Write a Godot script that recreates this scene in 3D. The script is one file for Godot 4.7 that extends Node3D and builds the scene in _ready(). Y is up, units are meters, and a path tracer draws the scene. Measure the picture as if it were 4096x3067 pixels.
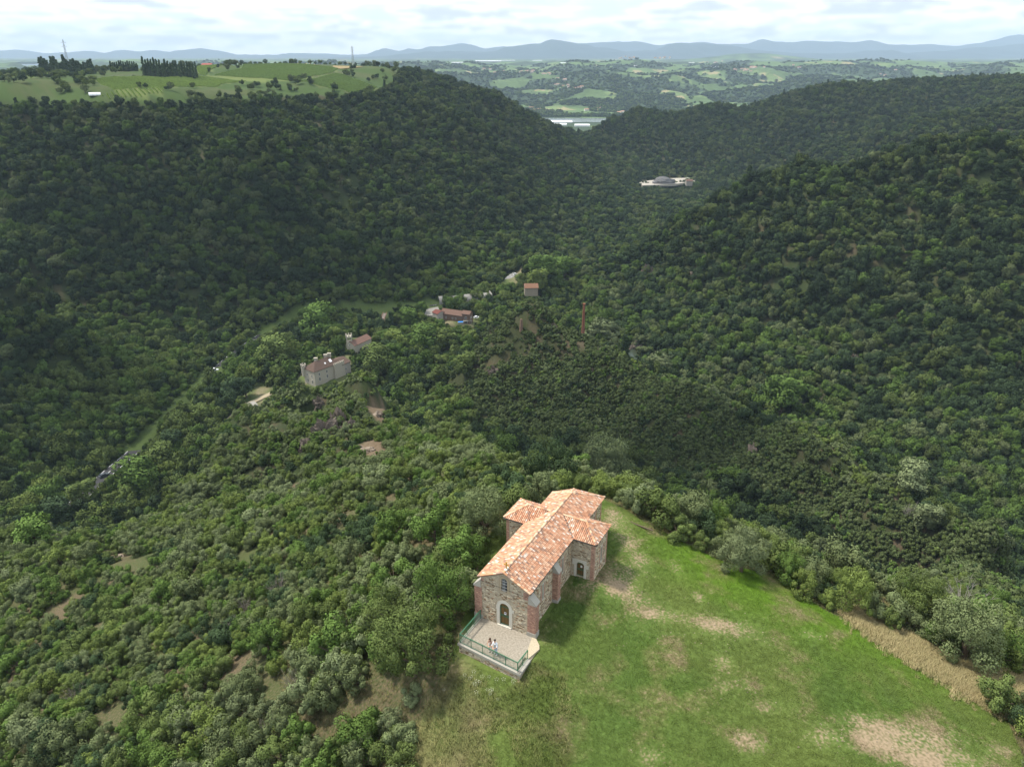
extends Node3D
# A stone chapel on a hilltop above a wooded gorge, seen from the air. Terrace level is y = 0, the camera hangs 48 m above it.
const FOCAL := 2950.0
const EYE := 48.0
const FAR_ROW := 1900.0
const NEAR_ROW := 14.0
const ROWS := 300
const COLS := 300
const CR := 100
const CC := 90
var cp := 1.0
var sp := 0.0
var rng := RandomNumberGenerator.new()
var mats := {}
var names_used := {}
var grid := PackedFloat32Array()
var bumps := FastNoiseLite.new()
var patch := FastNoiseLite.new()
var roads := []          # clearings as world polygons: [polygon, kind]
var hits := {}

# ---------------------------------------------------------------- helpers
func ray(px: float, py: float) -> Vector3:
	var y := -(py - 1533.5) / FOCAL
	return Vector3((px - 2048.0) / FOCAL, y * cp - sp, -(cp + y * sp))
func at_y(px: float, py: float, y: float) -> Vector3:
	var r := ray(px, py)
	return Vector3(0, EYE, 0) + r * ((y - EYE) / r.y)
func at_z(px: float, py: float, z: float) -> Vector3:
	return Vector3(0, EYE, 0) + ray(px, py) * z
func depth_of(p: Vector3) -> float:
	return (p - Vector3(0, EYE, 0)).dot(Vector3(0, -sp, -cp))
func pixel_of(p: Vector3) -> Vector2:
	var q := p - Vector3(0, EYE, 0)
	var d := maxf(q.dot(Vector3(0, -sp, -cp)), 0.01)
	return Vector2(2048.0 + FOCAL * q.x / d, 1533.5 - FOCAL * q.dot(Vector3(0, cp, -sp)) / d)
func hit(px: float, py: float) -> Vector3:
	# the point of the ground that a ray through that pixel meets
	var r := ray(px, py)
	var z := 18.0
	var last := z
	while z < 2100.0:
		var p := Vector3(0, EYE, 0) + r * z
		if p.y < ground(p.x, p.z):
			var a := last
			var b := z
			for k in 12:
				var m := (a + b) * 0.5
				var q := Vector3(0, EYE, 0) + r * m
				if q.y < ground(q.x, q.z):
					b = m
				else:
					a = m
			return Vector3(0, EYE, 0) + r * b
		last = z
		z *= 1.006
	return Vector3(0, EYE, 0) + r * 2000.0
func numbered(called: String) -> String:
	if not names_used.has(called):
		names_used[called] = 0
		return called
	names_used[called] += 1
	return "%s_%03d" % [called, names_used[called]]
func tag(o: Node, label: String, category: String, group := "", kind := "") -> Node:
	if label: o.set_meta("label", label)
	if category: o.set_meta("category", category)
	if group: o.set_meta("group", group)
	if kind: o.set_meta("kind", kind)
	return o
func thing(called: String, label: String, category: String, at := Vector3.ZERO, turn := 0.0, group := "") -> Node3D:
	var o := Node3D.new()
	o.name = numbered(called)
	add_child(o)
	o.position = at
	o.rotation.y = turn
	tag(o, label, category, group)
	return o
func obj(called: String, mesh: Mesh, mat: Material, parent: Node = self) -> MeshInstance3D:
	var o := MeshInstance3D.new()
	o.name = numbered(called) if parent == self else called
	o.mesh = mesh
	if mat: o.material_override = mat
	parent.add_child(o, true)
	return o
func lin(r: float, g: float, b: float) -> Color:
	return Color(r, g, b).linear_to_srgb()
func mat(r: float, g: float, b: float, rough := 0.85, spec := 0.4) -> StandardMaterial3D:
	var m := StandardMaterial3D.new()
	m.albedo_color = lin(r, g, b)
	m.roughness = rough
	m.metallic_specular = spec
	return m
func vmat(rough := 0.85, spec := 0.3) -> StandardMaterial3D:
	var m := mat(1, 1, 1, rough, spec)
	m.vertex_color_use_as_albedo = true
	return m
func noise_tex(freq: float, seed_: int, lo: Color, hi: Color, size := 512, as_normal := false, oct := 5) -> NoiseTexture2D:
	var n := FastNoiseLite.new()
	n.seed = seed_
	n.frequency = freq
	n.fractal_octaves = oct
	var t := NoiseTexture2D.new()
	t.width = size
	t.height = size
	t.seamless = true
	t.noise = n
	if as_normal:
		t.as_normal_map = true
		t.bump_strength = 6.0
	else:
		var g := Gradient.new()
		g.set_color(0, lo)
		g.set_color(1, hi)
		t.color_ramp = g
	return t

# a box with optional corner cut, added to a SurfaceTool in local axes
func box(st: SurfaceTool, lo: Vector3, hi: Vector3) -> void:
	var v := [Vector3(lo.x, lo.y, lo.z), Vector3(hi.x, lo.y, lo.z), Vector3(hi.x, hi.y, lo.z), Vector3(lo.x, hi.y, lo.z), Vector3(lo.x, lo.y, hi.z), Vector3(hi.x, lo.y, hi.z), Vector3(hi.x, hi.y, hi.z), Vector3(lo.x, hi.y, hi.z)]
	for q in [[0, 1, 2, 3], [5, 4, 7, 6], [4, 0, 3, 7], [1, 5, 6, 2], [3, 2, 6, 7], [4, 5, 1, 0]]:
		quad(st, v[q[0]], v[q[1]], v[q[2]], v[q[3]])
func quad(st: SurfaceTool, a: Vector3, b: Vector3, c: Vector3, d: Vector3) -> void:
	# corners run clockwise or not: both sides are drawn; the normal is the face's own
	var n := (c - a).cross(b - a).normalized()
	if n == Vector3.ZERO: n = (d - a).cross(c - a).normalized()
	for p in [a, b, c, a, c, d]:
		st.set_normal(n)
		st.add_vertex(p)
func tri(st: SurfaceTool, a: Vector3, b: Vector3, c: Vector3) -> void:
	var n := (c - a).cross(b - a).normalized()
	for p in [a, b, c]:
		st.set_normal(n)
		st.add_vertex(p)
func begin() -> SurfaceTool:
	var st := SurfaceTool.new()
	st.begin(Mesh.PRIMITIVE_TRIANGLES)
	return st
func box_mesh(lo: Vector3, hi: Vector3) -> ArrayMesh:
	var st := begin()
	box(st, lo, hi)
	return st.commit()
func tube(st: SurfaceTool, a: Vector3, b: Vector3, ra: float, rb: float, n := 7) -> void:
	var d := (b - a).normalized()
	var s := d.cross(Vector3.UP if absf(d.y) < 0.9 else Vector3.RIGHT).normalized()
	var t := d.cross(s)
	for k in n:
		var u := TAU * k / n
		var w := TAU * (k + 1) / n
		var p := s * cos(u) + t * sin(u)
		var q := s * cos(w) + t * sin(w)
		var vs := [a + p * ra, b + q * rb, a + q * ra, a + p * ra, b + p * rb, b + q * rb]
		var ns := [p, q, q, p, p, q]
		if (vs[2] - vs[0]).cross(vs[1] - vs[0]).dot(p) < 0.0:
			vs = [vs[0], vs[2], vs[1], vs[3], vs[5], vs[4]]
			ns = [p, q, q, p, q, p]
		for i in 6:
			st.set_normal(ns[i])
			st.add_vertex(vs[i])
		tri(st, b, b + p * rb, b + q * rb)
func prism(st: SurfaceTool, poly: PackedVector3Array, off: Vector3) -> void:
	# a flat polygon (convex) given a thickness
	for k in range(1, poly.size() - 1):
		tri(st, poly[0], poly[k], poly[k + 1])
		tri(st, poly[0] + off, poly[k + 1] + off, poly[k] + off)
	for k in poly.size():
		var a := poly[k]
		var b := poly[(k + 1) % poly.size()]
		quad(st, a, a + off, b + off, b)

# ---------------------------------------------------------------- ground
# What the photograph shows of the ground: pixel and either the height above the terrace ("h") or the depth along the view with the canopy's height to take off ("z")
func controls() -> PackedVector3Array:
	var out := PackedVector3Array()
	var h := [
		[2300, 2500, -0.2], [2500, 2300, 0.15], [2470, 2060, 0.4], [2620, 2140, -0.2], [3000, 2340, -1.2], [3400, 2600, -1.8], [4096, 3060, -2.5], [3000, 3060, -0.8], [2048, 3060, -2.6], [2300, 2800, -0.9], [3700, 2650, -3.4], [4090, 2700, -5.0],
		[1700, 2800, -3.6], [1900, 2300, -0.3], [1700, 3060, -4.6], [1640, 2600, -3.0], [1760, 2300, -2.2], [3000, 2700, -0.6], [2600, 2600, -0.2],
		[1400, 2850, -7.5], [900, 2900, -16], [400, 2900, -26], [0, 2950, -34], [1400, 2500, -9], [900, 2500, -22], [400, 2500, -38], [0, 2450, -48], [1300, 2200, -18], [900, 2250, -31], [450, 2230, -50], [0, 2300, -54], [1600, 2150, -9],
		[1700, 2000, -14], [1500, 1800, -44], [1450, 1900, -38], [1200, 1900, -53], [1000, 1870, -66], [850, 1960, -64], [1420, 1590, -65], [1260, 1680, -78], [1550, 1680, -63], [1700, 1800, -50], [1850, 1840, -40], [2100, 1915, -14], [2300, 1945, -10],
		[2100, 1330, -82], [2000, 1440, -92], [2100, 1600, -105], [2250, 1500, -97], [2500, 1620, -106], [2900, 1760, -102], [3300, 1960, -98], [2000, 1720, -116], [2300, 1790, -115], [2800, 1910, -110], [3300, 2150, -102], [3700, 2330, -92], [4050, 2480, -80],
		[500, 1830, -124], [270, 2040, -125], [720, 1620, -123], [850, 1490, -122], [1500, 1245, -120], [1740, 1225, -120], [1050, 1560, -119], [930, 1680, -119], [1300, 1530, -113], [1400, 1400, -113], [1870, 1275, -119], [1600, 1380, -120], [2040, 1110, -123], [1930, 1165, -121],
		[2510, 1430, -129], [2750, 1500, -128], [3000, 1600, -127], [3400, 1750, -125], [3800, 1950, -123], [4096, 2100, -121], [2400, 1080, -129], [2650, 725, -138], [2560, 760, -139], [2750, 720, -137], [2300, 1180, -129],
	]
	for p in h:
		out.append(at_y(p[0], p[1], p[2]))
	var z := [
		
		[1760, 1560, 385, 6], 
		[0, 1700, 330, 7], [300, 1500, 385, 8], [0, 1090, 480, 7], [500, 1420, 430, 8], [900, 1320, 488, 8], [300, 1000, 500, 6], [300, 700, 570, 6], [300, 470, 650, 5], [0, 430, 680, 5], [0, 800, 535, 6], [150, 1850, 330, 7],
		[700, 1000, 520, 6], [700, 700, 590, 6], [700, 460, 680, 5], [1100, 1100, 535, 6], [1100, 800, 600, 6], [1100, 600, 660, 6], [1100, 430, 750, 5], [1500, 1060, 555, 6], [1500, 800, 640, 6], [1500, 600, 715, 6], [1500, 430, 820, 5],
		[1900, 1080, 592, 6], [1950, 900, 670, 6], [1800, 700, 745, 6], [1800, 450, 880, 6], [2080, 1040, 615, 6], [2200, 960, 760, 6], [2300, 820, 880, 6], [2200, 640, 1010, 6], [2000, 480, 1030, 6],
		[1400, 252, 1080, 7], [1546, 240, 1085, 7], [1621, 270, 1090, 7], [1754, 309, 1100, 7], [1881, 340, 1110, 7], [1989, 378, 1120, 7], [2096, 426, 1130, 7], [2178, 473, 1140, 7], [2242, 524, 1150, 7], [2330, 580, 1165, 7], [2450, 660, 1190, 7],
		[500, 330, 750, 0], [1000, 300, 940, 0], [1250, 262, 1100, 0], [1400, 340, 900, 0], [680, 305, 890, 0], [0, 360, 690, 2], [200, 300, 880, 2], [1450, 380, 860, 1], [650, 385, 700, 1], [420, 375, 690, 1], [900, 345, 850, 0], [1100, 320, 920, 0],
		[4096, 567, 490, 6], [3931, 580, 500, 6], [3773, 624, 515, 6], [3584, 659, 532, 6], [3331, 687, 555, 6], [3205, 706, 565, 6], [3104, 763, 577, 6], [2952, 800, 592, 6], [2826, 845, 603, 6], [2700, 895, 615, 6], [2450, 1010, 630, 6], [4096, 900, 432, 6], [4096, 1300, 382, 6], [4096, 1700, 330, 6], [3500, 900, 488, 6], [3500, 1200, 436, 6], [3500, 1500, 392, 6], [3000, 1000, 540, 6], [3000, 1250, 482, 6], [2600, 1120, 570, 6], [2720, 1320, 482, 6],
		[4096, 415, 880, 6], [3899, 479, 890, 6], [3773, 535, 900, 6], [3647, 586, 900, 6], [3508, 655, 880, 6], [4096, 318, 1300, 6], [3634, 324, 1340, 6], [3457, 322, 1350, 6], [3331, 345, 1370, 6], [3142, 378, 1390, 6], [2950, 413, 1420, 6], [2800, 420, 1440, 6], [2700, 425, 1450, 6], [2600, 452, 1470, 6], [2450, 498, 1490, 6], [2320, 560, 1500, 6], [3500, 500, 1150, 6], [3000, 600, 1180, 6], [2500, 630, 1290, 6], [3000, 750, 1080, 6], [3800, 450, 1160, 6],
	]
	for p in z:
		var q := at_z(p[0], p[1], p[2])
		q.y -= p[3]
		out.append(q)
	# crests: the ground falls away behind them, steeper than the eye can follow
	for c in [[0, 2200, -58, 40, 40], [300, 2165, -60, 40, 40], [610, 2100, -62, 40, 42], [730, 1950, -66, 38, 40], [840, 1800, -70, 38, 40], [940, 1722, -73, 36, 40], [1060, 1632, -74, 36, 38], [1210, 1556, -73, 34, 36], [1420, 1570, -65, 36, 40],
		[1700, 1760, -58, 40, 36], [1900, 1850, -38, 40, 42], [2100, 1890, -20, 38, 46], [2300, 1920, -14, 38, 46], [2560, 2020, -5, 36, 40], [2800, 2100, -5, 36, 40], [3050, 2190, -6, 36, 40], [3300, 2310, -7, 36, 38], [3550, 2400, -8, 34, 36], [3900, 2520, -11, 34, 36], [4150, 2600, -14, 34, 36],
		[2110, 1180, -66, 42, 48], [1985, 1290, -82, 34, 34], [1880, 1430, -95, 34, 24], [2220, 1280, -78, 40, 42], [2350, 1380, -89, 42, 34], [2500, 1460, -90, 44, 33], [2700, 1530, -91, 44, 32], [2900, 1610, -92, 44, 30], [3100, 1710, -91, 44, 30], [3300, 1810, -89, 44, 30], [3560, 1960, -85, 44, 31], [3800, 2110, -80, 44, 34], [4050, 2260, -74, 42, 36],
		[0, 1200, -78, 50, 22], [200, 1340, -92, 50, 18]]:
		var q := at_y(c[0], c[1], c[2])
		out.append(q)
		var d := Vector3(q.x, 0, q.z).normalized()
		q += d * float(c[3])
		q.y = maxf(c[2] - c[4], -125.0)
		out.append(q)
	# ground that no pixel shows: round the chapel, behind the crests and past the picture's edges
	for p in [[-3.3, -1.35, -4.7], [0.5, -1.2, -5.2], [4.4, -0.95, -5.0], [4.7, -0.3, -2.4], [5.2, -0.08, 0.0], [-3.4, -0.85, -1.5], [-3.6, -0.3, 2.0], [0.5, -0.7, -2.5], [0.0, -0.15, 3.0], [4.5, 0.02, 5.0], [3.5, 0.3, 9.0], [6.0, 0.35, 11.0], [-3.6, 0.0, 7.0], [-6.0, 0.0, 11.0], [0.0, 0.3, 15.0], [5.0, 0.4, 16.0]]:
		out.append(Vector3(-0.738 + p[0] * 0.8823 + p[2] * 0.4706, p[1], -52.998 + p[0] * 0.4706 - p[2] * 0.8823))
	for p in [ [-30, -24, -20], [40, -3, -20], [0, -2, -20], [70, -14, -60], [90, -50, -110], [130, -95, -160], [300, -105, -300], [430, -45, -420], [-140, -100, -140], [-90, -52, -70], [-330, -118, -330], [-480, -60, -480],
		[-700, 22, -1300], [-200, 20, -1500], [300, -140, -1600], [-900, 20, -1000], [900, 10, -1700], [900, 0, -1250], [500, -100, -1750], [0, -130, -1750], [-700, 0, -1800], [720, -70, -800], [420, -95, -760], [260, -135, -1000], [-620, 14, -760], [430, -70, -640], [330, -95, -690], [560, -50, -620], [-230, -118, -470]]:
		out.append(Vector3(p[0], p[1], p[2]))
	return out

func solve_ground() -> void:
	var pts := controls()
	var n := pts.size()
	var m := []
	for i in n:
		var row := PackedFloat64Array()
		row.resize(n + 4)
		for j in n:
			row[j] = kernel(pts[i].x - pts[j].x, pts[i].z - pts[j].z) + (0.6 if i == j and pts[i].z < -110.0 else 0.0)
		row[n] = 1.0
		row[n + 1] = pts[i].x * 0.01
		row[n + 2] = pts[i].z * 0.01
		row[n + 3] = pts[i].y
		m.append(row)
	for k in 3:
		var row := PackedFloat64Array()
		row.resize(n + 4)
		for j in n:
			row[j] = 1.0 if k == 0 else (pts[j].x * 0.01 if k == 1 else pts[j].z * 0.01)
		m.append(row)
	var t := n + 3
	for c in t:
		var best := c
		for r in range(c + 1, t):
			if absf(m[r][c]) > absf(m[best][c]): best = r
		var sw = m[c]
		m[c] = m[best]
		m[best] = sw
		var top: PackedFloat64Array = m[c]
		for r in range(c + 1, t):
			var low: PackedFloat64Array = m[r]
			var f := low[c] / top[c]
			if f != 0.0:
				for k in range(c, t + 1):
					low[k] -= f * top[k]
				m[r] = low
	var w := PackedFloat64Array()
	w.resize(t)
	for c in range(t - 1, -1, -1):
		var s: float = m[c][t]
		for k in range(c + 1, t):
			s -= m[c][k] * w[k]
		w[c] = s / m[c][c]
	# heights on a coarse fan of points, then smoothly refined
	var coarse := PackedFloat32Array()
	coarse.resize((CR + 1) * (CC + 1))
	for i in CR + 1:
		var f := NEAR_ROW * pow(FAR_ROW / NEAR_ROW, float(i) / CR)
		for j in CC + 1:
			var x := (2.0 * j / CC - 1.0) * (0.8 * f + 60.0)
			var y := w[n] + w[n + 1] * x * 0.01 - w[n + 2] * f * 0.01
			for k in n:
				var p := pts[k]
				var dx := x - p.x
				var dz := -f - p.z
				y += w[k] * sqrt(dx * dx + dz * dz + 60.0)
			coarse[i * (CC + 1) + j] = y
	grid.resize((ROWS + 1) * (COLS + 1))
	for i in ROWS + 1:
		var a := float(i) / ROWS * CR
		var i0 := mini(int(a), CR - 1)
		var u := a - i0
		var f := NEAR_ROW * pow(FAR_ROW / NEAR_ROW, float(i) / ROWS)
		var wi := weights(u)
		for j in COLS + 1:
			var b := float(j) / COLS * CC
			var j0 := mini(int(b), CC - 1)
			var wj := weights(b - j0)
			var y := 0.0
			for p in 4:
				var r := clampi(i0 + p - 1, 0, CR) * (CC + 1)
				y += wi[p] * (wj.x * coarse[r + clampi(j0 - 1, 0, CC)] + wj.y * coarse[r + j0] + wj.z * coarse[r + mini(j0 + 1, CC)] + wj.w * coarse[r + mini(j0 + 2, CC)])
			var x := (2.0 * j / COLS - 1.0) * (0.8 * f + 60.0)
			var rough := clampf((f - 90.0) / 120.0, 0.0, 1.0)
			if rough > 0.0:
				y += rough * (bumps.get_noise_2d(x, f) * 10.0 + bumps.get_noise_2d(x * 3.7, f * 3.7) * 2.5) * clampf((absf(y + 124.0) - 2.0) / 14.0, 0.0, 1.0) * clampf((34.0 - y) / 40.0, 0.12, 1.0)
			var mid := smoothstep(-122.0, -95.0, y) * smoothstep(12.0, -25.0, y) * smoothstep(330.0, 480.0, f)
			if mid > 0.0:
				y += mid * bumps.get_noise_2d(x * 0.42 + 300.0, f * 0.30) * 26.0
			if f > 1500.0:
				y = lerpf(y, far_height(x, f), smoothstep(1500.0, 1880.0, f))
			grid[i * (COLS + 1) + j] = y
func weights(u: float) -> Vector4:
	return Vector4(-0.5 * u * u * u + u * u - 0.5 * u, 1.5 * u * u * u - 2.5 * u * u + 1.0, -1.5 * u * u * u + 2.0 * u * u + 0.5 * u, 0.5 * u * u * u - 0.5 * u * u)
func kernel(dx: float, dz: float) -> float:
	return sqrt(dx * dx + dz * dz + 60.0)
func far_height(x: float, f: float) -> float:
	var k := [[1000, -130], [1900, -142], [2620, -160], [2960, -160], [3340, -154], [3750, -112], [4700, -44], [5500, -18], [7000, -16], [10000, 2], [15000, 14], [20000, 20]]
	var y := 20.0
	for i in k.size() - 1:
		if f < k[i + 1][0]:
			y = lerpf(k[i][1], k[i + 1][1], clampf((f - k[i][0]) / (k[i + 1][0] - k[i][0]), 0.0, 1.0))
			break
	var up := smoothstep(3150.0, 3900.0, f)
	y += up * (bumps.get_noise_2d(x * 0.09, f * 0.09) * 78.0 + bumps.get_noise_2d(x * 0.3 + 77.0, f * 0.3) * 22.0) * clampf(1.0 - (f - 5500.0) / 5000.0, 0.25, 1.0)
	y += 92.0 * exp(-(pow((x - 3050.0) / 620.0, 2.0) + pow((f - 10200.0) / 500.0, 2.0)))
	return y
func ground(x: float, z: float) -> float:
	var f := -z
	if f > FAR_ROW: return far_height(x, f)
	var a := clampf(log(maxf(f, NEAR_ROW) / NEAR_ROW) / log(FAR_ROW / NEAR_ROW) * ROWS, 0.0, ROWS - 0.001)
	var b := clampf((x / (0.8 * maxf(f, NEAR_ROW) + 60.0) + 1.0) * 0.5 * COLS, 0.0, COLS - 0.001)
	var i := int(a)
	var j := int(b)
	var u := a - i
	var v := b - j
	var k := i * (COLS + 1) + j
	return lerpf(lerpf(grid[k], grid[k + 1], v), lerpf(grid[k + COLS + 1], grid[k + COLS + 2], v), u)

# ---------------------------------------------------------------- air and light
const SUN := Vector3(0.60, -1.0, 0.22)   # the way its light travels
func make_sky() -> ImageTexture:
	# thin broken cloud under pale blue, the same all round; one colour under the horizon
	var w := 2048
	var h := 1024
	var im := Image.create(w, h, false, Image.FORMAT_RGBF)
	var big := FastNoiseLite.new()
	big.seed = 21
	big.frequency = 0.55
	big.fractal_octaves = 5
	var fine := FastNoiseLite.new()
	fine.seed = 4
	fine.frequency = 2.4
	fine.fractal_octaves = 4
	im.fill(Color(0.42, 0.46, 0.44))
	for y in range(0, h / 2 + 2):
		var el := PI * (0.5 - (y + 0.5) / h)
		var ce := cos(el)
		var se := maxf(sin(el), 0.0)
		var over := 1.0 / (se + 0.055)
		for x in w:
			var az := TAU * (x + 0.5) / w
			var dx := sin(az) * ce * over
			var dz := cos(az) * ce * over
			var c := big.get_noise_2d(dx, dz) * 1.3 + 0.34 * fine.get_noise_2d(dx * 0.8, dz * 0.8)
			var cover := smoothstep(-0.5, 0.1, c)
			var thick := smoothstep(0.0, 0.5, c + 0.12 * fine.get_noise_2d(dx * 0.4 + 31.0, dz * 0.4))
			var blue := Color(0.70, 0.81, 0.90).lerp(Color(0.42, 0.60, 0.82), clampf(se * 1.6, 0.0, 1.0))
			var white := Color(1.12, 1.12, 1.10).lerp(Color(0.50, 0.56, 0.62), thick * 0.95)
			var col := blue.lerp(white, cover * 0.96)
			col = col.lerp(Color(0.98, 1.0, 1.0), exp(-se * 30.0) * 0.5)
			im.set_pixel(x, y, col)
	return ImageTexture.create_from_image(im)

func set_light() -> void:
	var pitch := atan((1533.5 - 227.0) / FOCAL)
	cp = cos(pitch)
	sp = sin(pitch)
	var cam := Camera3D.new()
	cam.name = "camera"
	cam.fov = rad_to_deg(2.0 * atan(1533.5 / FOCAL))
	cam.far = 60000.0
	cam.near = 0.5
	cam.position = Vector3(0, EYE, 0)
	cam.rotation.x = -pitch
	add_child(cam)
	var e := Environment.new()
	e.background_mode = Environment.BG_SKY
	e.sky = Sky.new()
	var pan := PanoramaSkyMaterial.new()
	pan.panorama = make_sky()
	e.sky.sky_material = pan
	e.background_energy_multiplier = 0.92
	e.tonemap_mode = Environment.TONE_MAPPER_LINEAR
	e.tonemap_exposure = 1.64
	e.fog_enabled = true
	e.fog_density = 0.000058
	e.fog_light_color = Color(0.80, 0.90, 1.0)
	e.sdfgi_enabled = true
	e.ssao_enabled = true
	e.ssil_enabled = true
	var we := WorldEnvironment.new()
	we.name = "air"
	we.environment = e
	add_child(we)
	# a veiled sun over the vineyard hill: soft shadows fall on the lawn beside the chapel
	var sun := DirectionalLight3D.new()
	sun.name = "sun"
	sun.light_energy = 1.15
	sun.light_color = Color(1.0, 0.97, 0.92)
	sun.light_angular_distance = 6.0
	sun.shadow_enabled = true
	add_child(sun)
	sun.look_at_from_position(Vector3.ZERO, SUN)

# ---------------------------------------------------------------- land cover
var lawn_poly := PackedVector2Array()
var straw_poly := PackedVector2Array()
var bare := []           # [centre, radius across, radius deep, strength]
var vine_polys := []
var no_trees := []       # world polygons
var road_line := PackedVector3Array()
var fields := FastNoiseLite.new()

func to_world(list: Array, scale := 1.0, off := Vector2.ZERO) -> PackedVector2Array:
	var out := PackedVector2Array()
	for p in list:
		var q := hit(p[0] / scale + off.x, p[1] / scale + off.y)
		out.append(Vector2(q.x, q.z))
	return out
func inside(polys: Array, x: float, z: float) -> bool:
	for p in polys:
		if Geometry2D.is_point_in_polygon(Vector2(x, z), p): return true
	return false
func survey() -> void:
	fields.noise_type = FastNoiseLite.TYPE_CELLULAR
	fields.cellular_return_type = FastNoiseLite.RETURN_CELL_VALUE
	fields.frequency = 0.006
	fields.seed = 3
	lawn_poly = to_world([[1850, 2480], [1895, 2300], [1965, 2130], [2030, 2090], [2300, 1975], [2440, 2010], [2560, 2080], [2700, 2150], [2880, 2240], [3090, 2310], [3300, 2440], [3440, 2510], [3700, 2650], [3940, 2800], [4040, 2900], [4130, 3120], [4300, 3600], [1500, 3600], [1640, 3120], [1660, 2920], [1740, 2780], [1800, 2650]])
	straw_poly = to_world([[3380, 2440], [3480, 2480], [3600, 2530], [3720, 2590], [3840, 2660], [3960, 2700], [4130, 2640], [4130, 2900], [3990, 2830], [3850, 2750], [3650, 2630], [3500, 2540]])
	no_trees.append(lawn_poly)
	no_trees.append(straw_poly)
	for d in [[2470, 2080, 45, 50, 1.0], [2500, 2160, 45, 45, 0.9], [2560, 2250, 45, 45, 0.9], [2480, 2345, 75, 60, 1.0], [2520, 2300, 50, 50, 0.8], [2560, 2400, 60, 40, 0.7], [2370, 2335, 55, 30, 0.8], [2645, 2460, 110, 32, 0.85], [2860, 2505, 120, 45, 0.8], [2960, 2520, 80, 40, 0.8], [3050, 2560, 45, 22, 0.6], [2890, 2644, 50, 40, 0.75], [2707, 2276, 28, 32, 0.6], [2791, 2390, 22, 30, 0.65], [3251, 2540, 40, 22, 0.75], [3620, 2960, 210, 70, 1.0], [3480, 2900, 120, 45, 0.75], [3760, 3040, 190, 70, 1.0], [3305, 2950, 90, 45, 0.8], [3005, 2973, 60, 50, 0.65], [2590, 3027, 60, 45, 0.6], [3090, 2830, 110, 30, 0.5], [2950, 2740, 130, 40, 0.35], [4010, 3000, 60, 26, 0.7], [1835, 2560, 20, 60, 0.8], [1905, 2300, 12, 120, 0.55], [2080, 2720, 60, 20, 0.35], [2450, 2250, 60, 120, 0.25], [2750, 2500, 330, 70, 0.28], [2600, 2420, 160, 60, 0.3]]:
		var c := hit(d[0], d[1])
		var e := hit(d[0] + d[2], d[1])
		var b := hit(d[0], d[1] + d[3])
		bare.append([Vector2(c.x, c.z), absf(e.x - c.x), absf(b.z - c.z), d[4]])
	var o := Vector2(0, 100)
	for v in [
		[[530, 303], [780, 290], [1090, 284], [1360, 312], [1250, 322], [900, 350], [620, 361], [560, 330]],
		[[560, 395], [625, 368], [905, 355], [900, 378], [760, 405], [600, 412]],
		[[1085, 236], [1330, 215], [1400, 214], [1135, 280], [1100, 268]],
		[[1150, 284], [1340, 243], [1410, 217], [1600, 217], [1870, 243], [1840, 264], [1610, 310], [1375, 312]],
		[[1630, 314], [1860, 270], [2085, 345], [2070, 375], [1930, 376], [1800, 345]],
		[[130, 248], [290, 240], [300, 262], [170, 295]],
	]:
		vine_polys.append(to_world(v, 1.3825, o))
	for v in vine_polys: no_trees.append(v)
	no_trees.append(to_world([[1500, 213], [2000, 218], [2010, 233], [1880, 240], [1640, 226]], 1.3825, o))
	no_trees.append(to_world([[480, 400], [640, 355], [1090, 280], [1090, 270], [630, 268], [480, 330]], 1.3825, o))
	no_trees.append(to_world([[0, 215], [130, 225], [160, 300], [290, 370], [300, 400], [100, 420], [140, 310], [0, 260]], 1.3825, o))
	for p in [[60, 2230], [200, 2100], [330, 1985], [440, 1885], [520, 1818], [620, 1722], [710, 1628], [780, 1560], [865, 1480], [960, 1400], [1080, 1325], [1220, 1282], [1350, 1262], [1480, 1247], [1600, 1233], [1700, 1223], [1752, 1213]]:
		road_line.append(at_y(p[0], p[1], -123.6 + 3.6 * clampf((p[0] - 800.0) / 900.0, 0.0, 1.0)))
	# what stands open in the valley: verge, meadow, track, yards
	knoll = to_world([[1770, 1570], [1880, 1420], [1990, 1260], [2100, 1160], [2200, 1190], [2320, 1330], [2490, 1450], [2900, 1610], [3300, 1810], [3800, 2110], [4090, 2300], [4090, 2470], [3300, 2160], [2800, 1920], [2300, 1800], [2000, 1725], [1800, 1640]])
	no_trees.append(to_world([[960, 1560], [1085, 1530], [1085, 1600], [1010, 1640], [905, 1690], [895, 1680], [985, 1610]]))
	no_trees.append(to_world([[1720, 1225], [1760, 1225], [1770, 1250], [1930, 1280], [1925, 1300], [1800, 1310], [1690, 1255]]))
	no_trees.append(to_world([[1195, 1480], [1400, 1420], [1410, 1480], [1390, 1530], [1280, 1560], [1200, 1560]]))
	no_trees.append(to_world([[1395, 1350], [1490, 1345], [1480, 1400], [1395, 1420]]))
	no_trees.append(to_world([[1510, 1250], [1560, 1248], [1550, 1310], [1520, 1310]]))
	no_trees.append(to_world([[2555, 725], [2700, 708], [2780, 708], [2780, 730], [2700, 737], [2560, 740]]))
	no_trees.append(to_world([[2010, 1140], [2035, 1105], [2090, 1075], [2090, 1130], [2050, 1160]]))
	no_trees.append(to_world([[2470, 1400], [2530, 1390], [2560, 1440], [2550, 1450], [2490, 1450]]))
	no_trees.append(to_world([[1560, 1800], [1540, 1860], [1450, 1830], [1420, 1795], [1480, 1745], [1530, 1770]]))
	no_trees.append(to_world([[1480, 1600], [1530, 1610], [1545, 1680], [1510, 1690], [1470, 1640]]))
	no_trees.append(to_world([[400, 2200], [480, 2210], [640, 2270], [600, 2300], [430, 2250]]))
	no_trees.append(to_world([[180, 2400], [300, 2390], [270, 2500], [240, 2540], [180, 2480]]))
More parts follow.
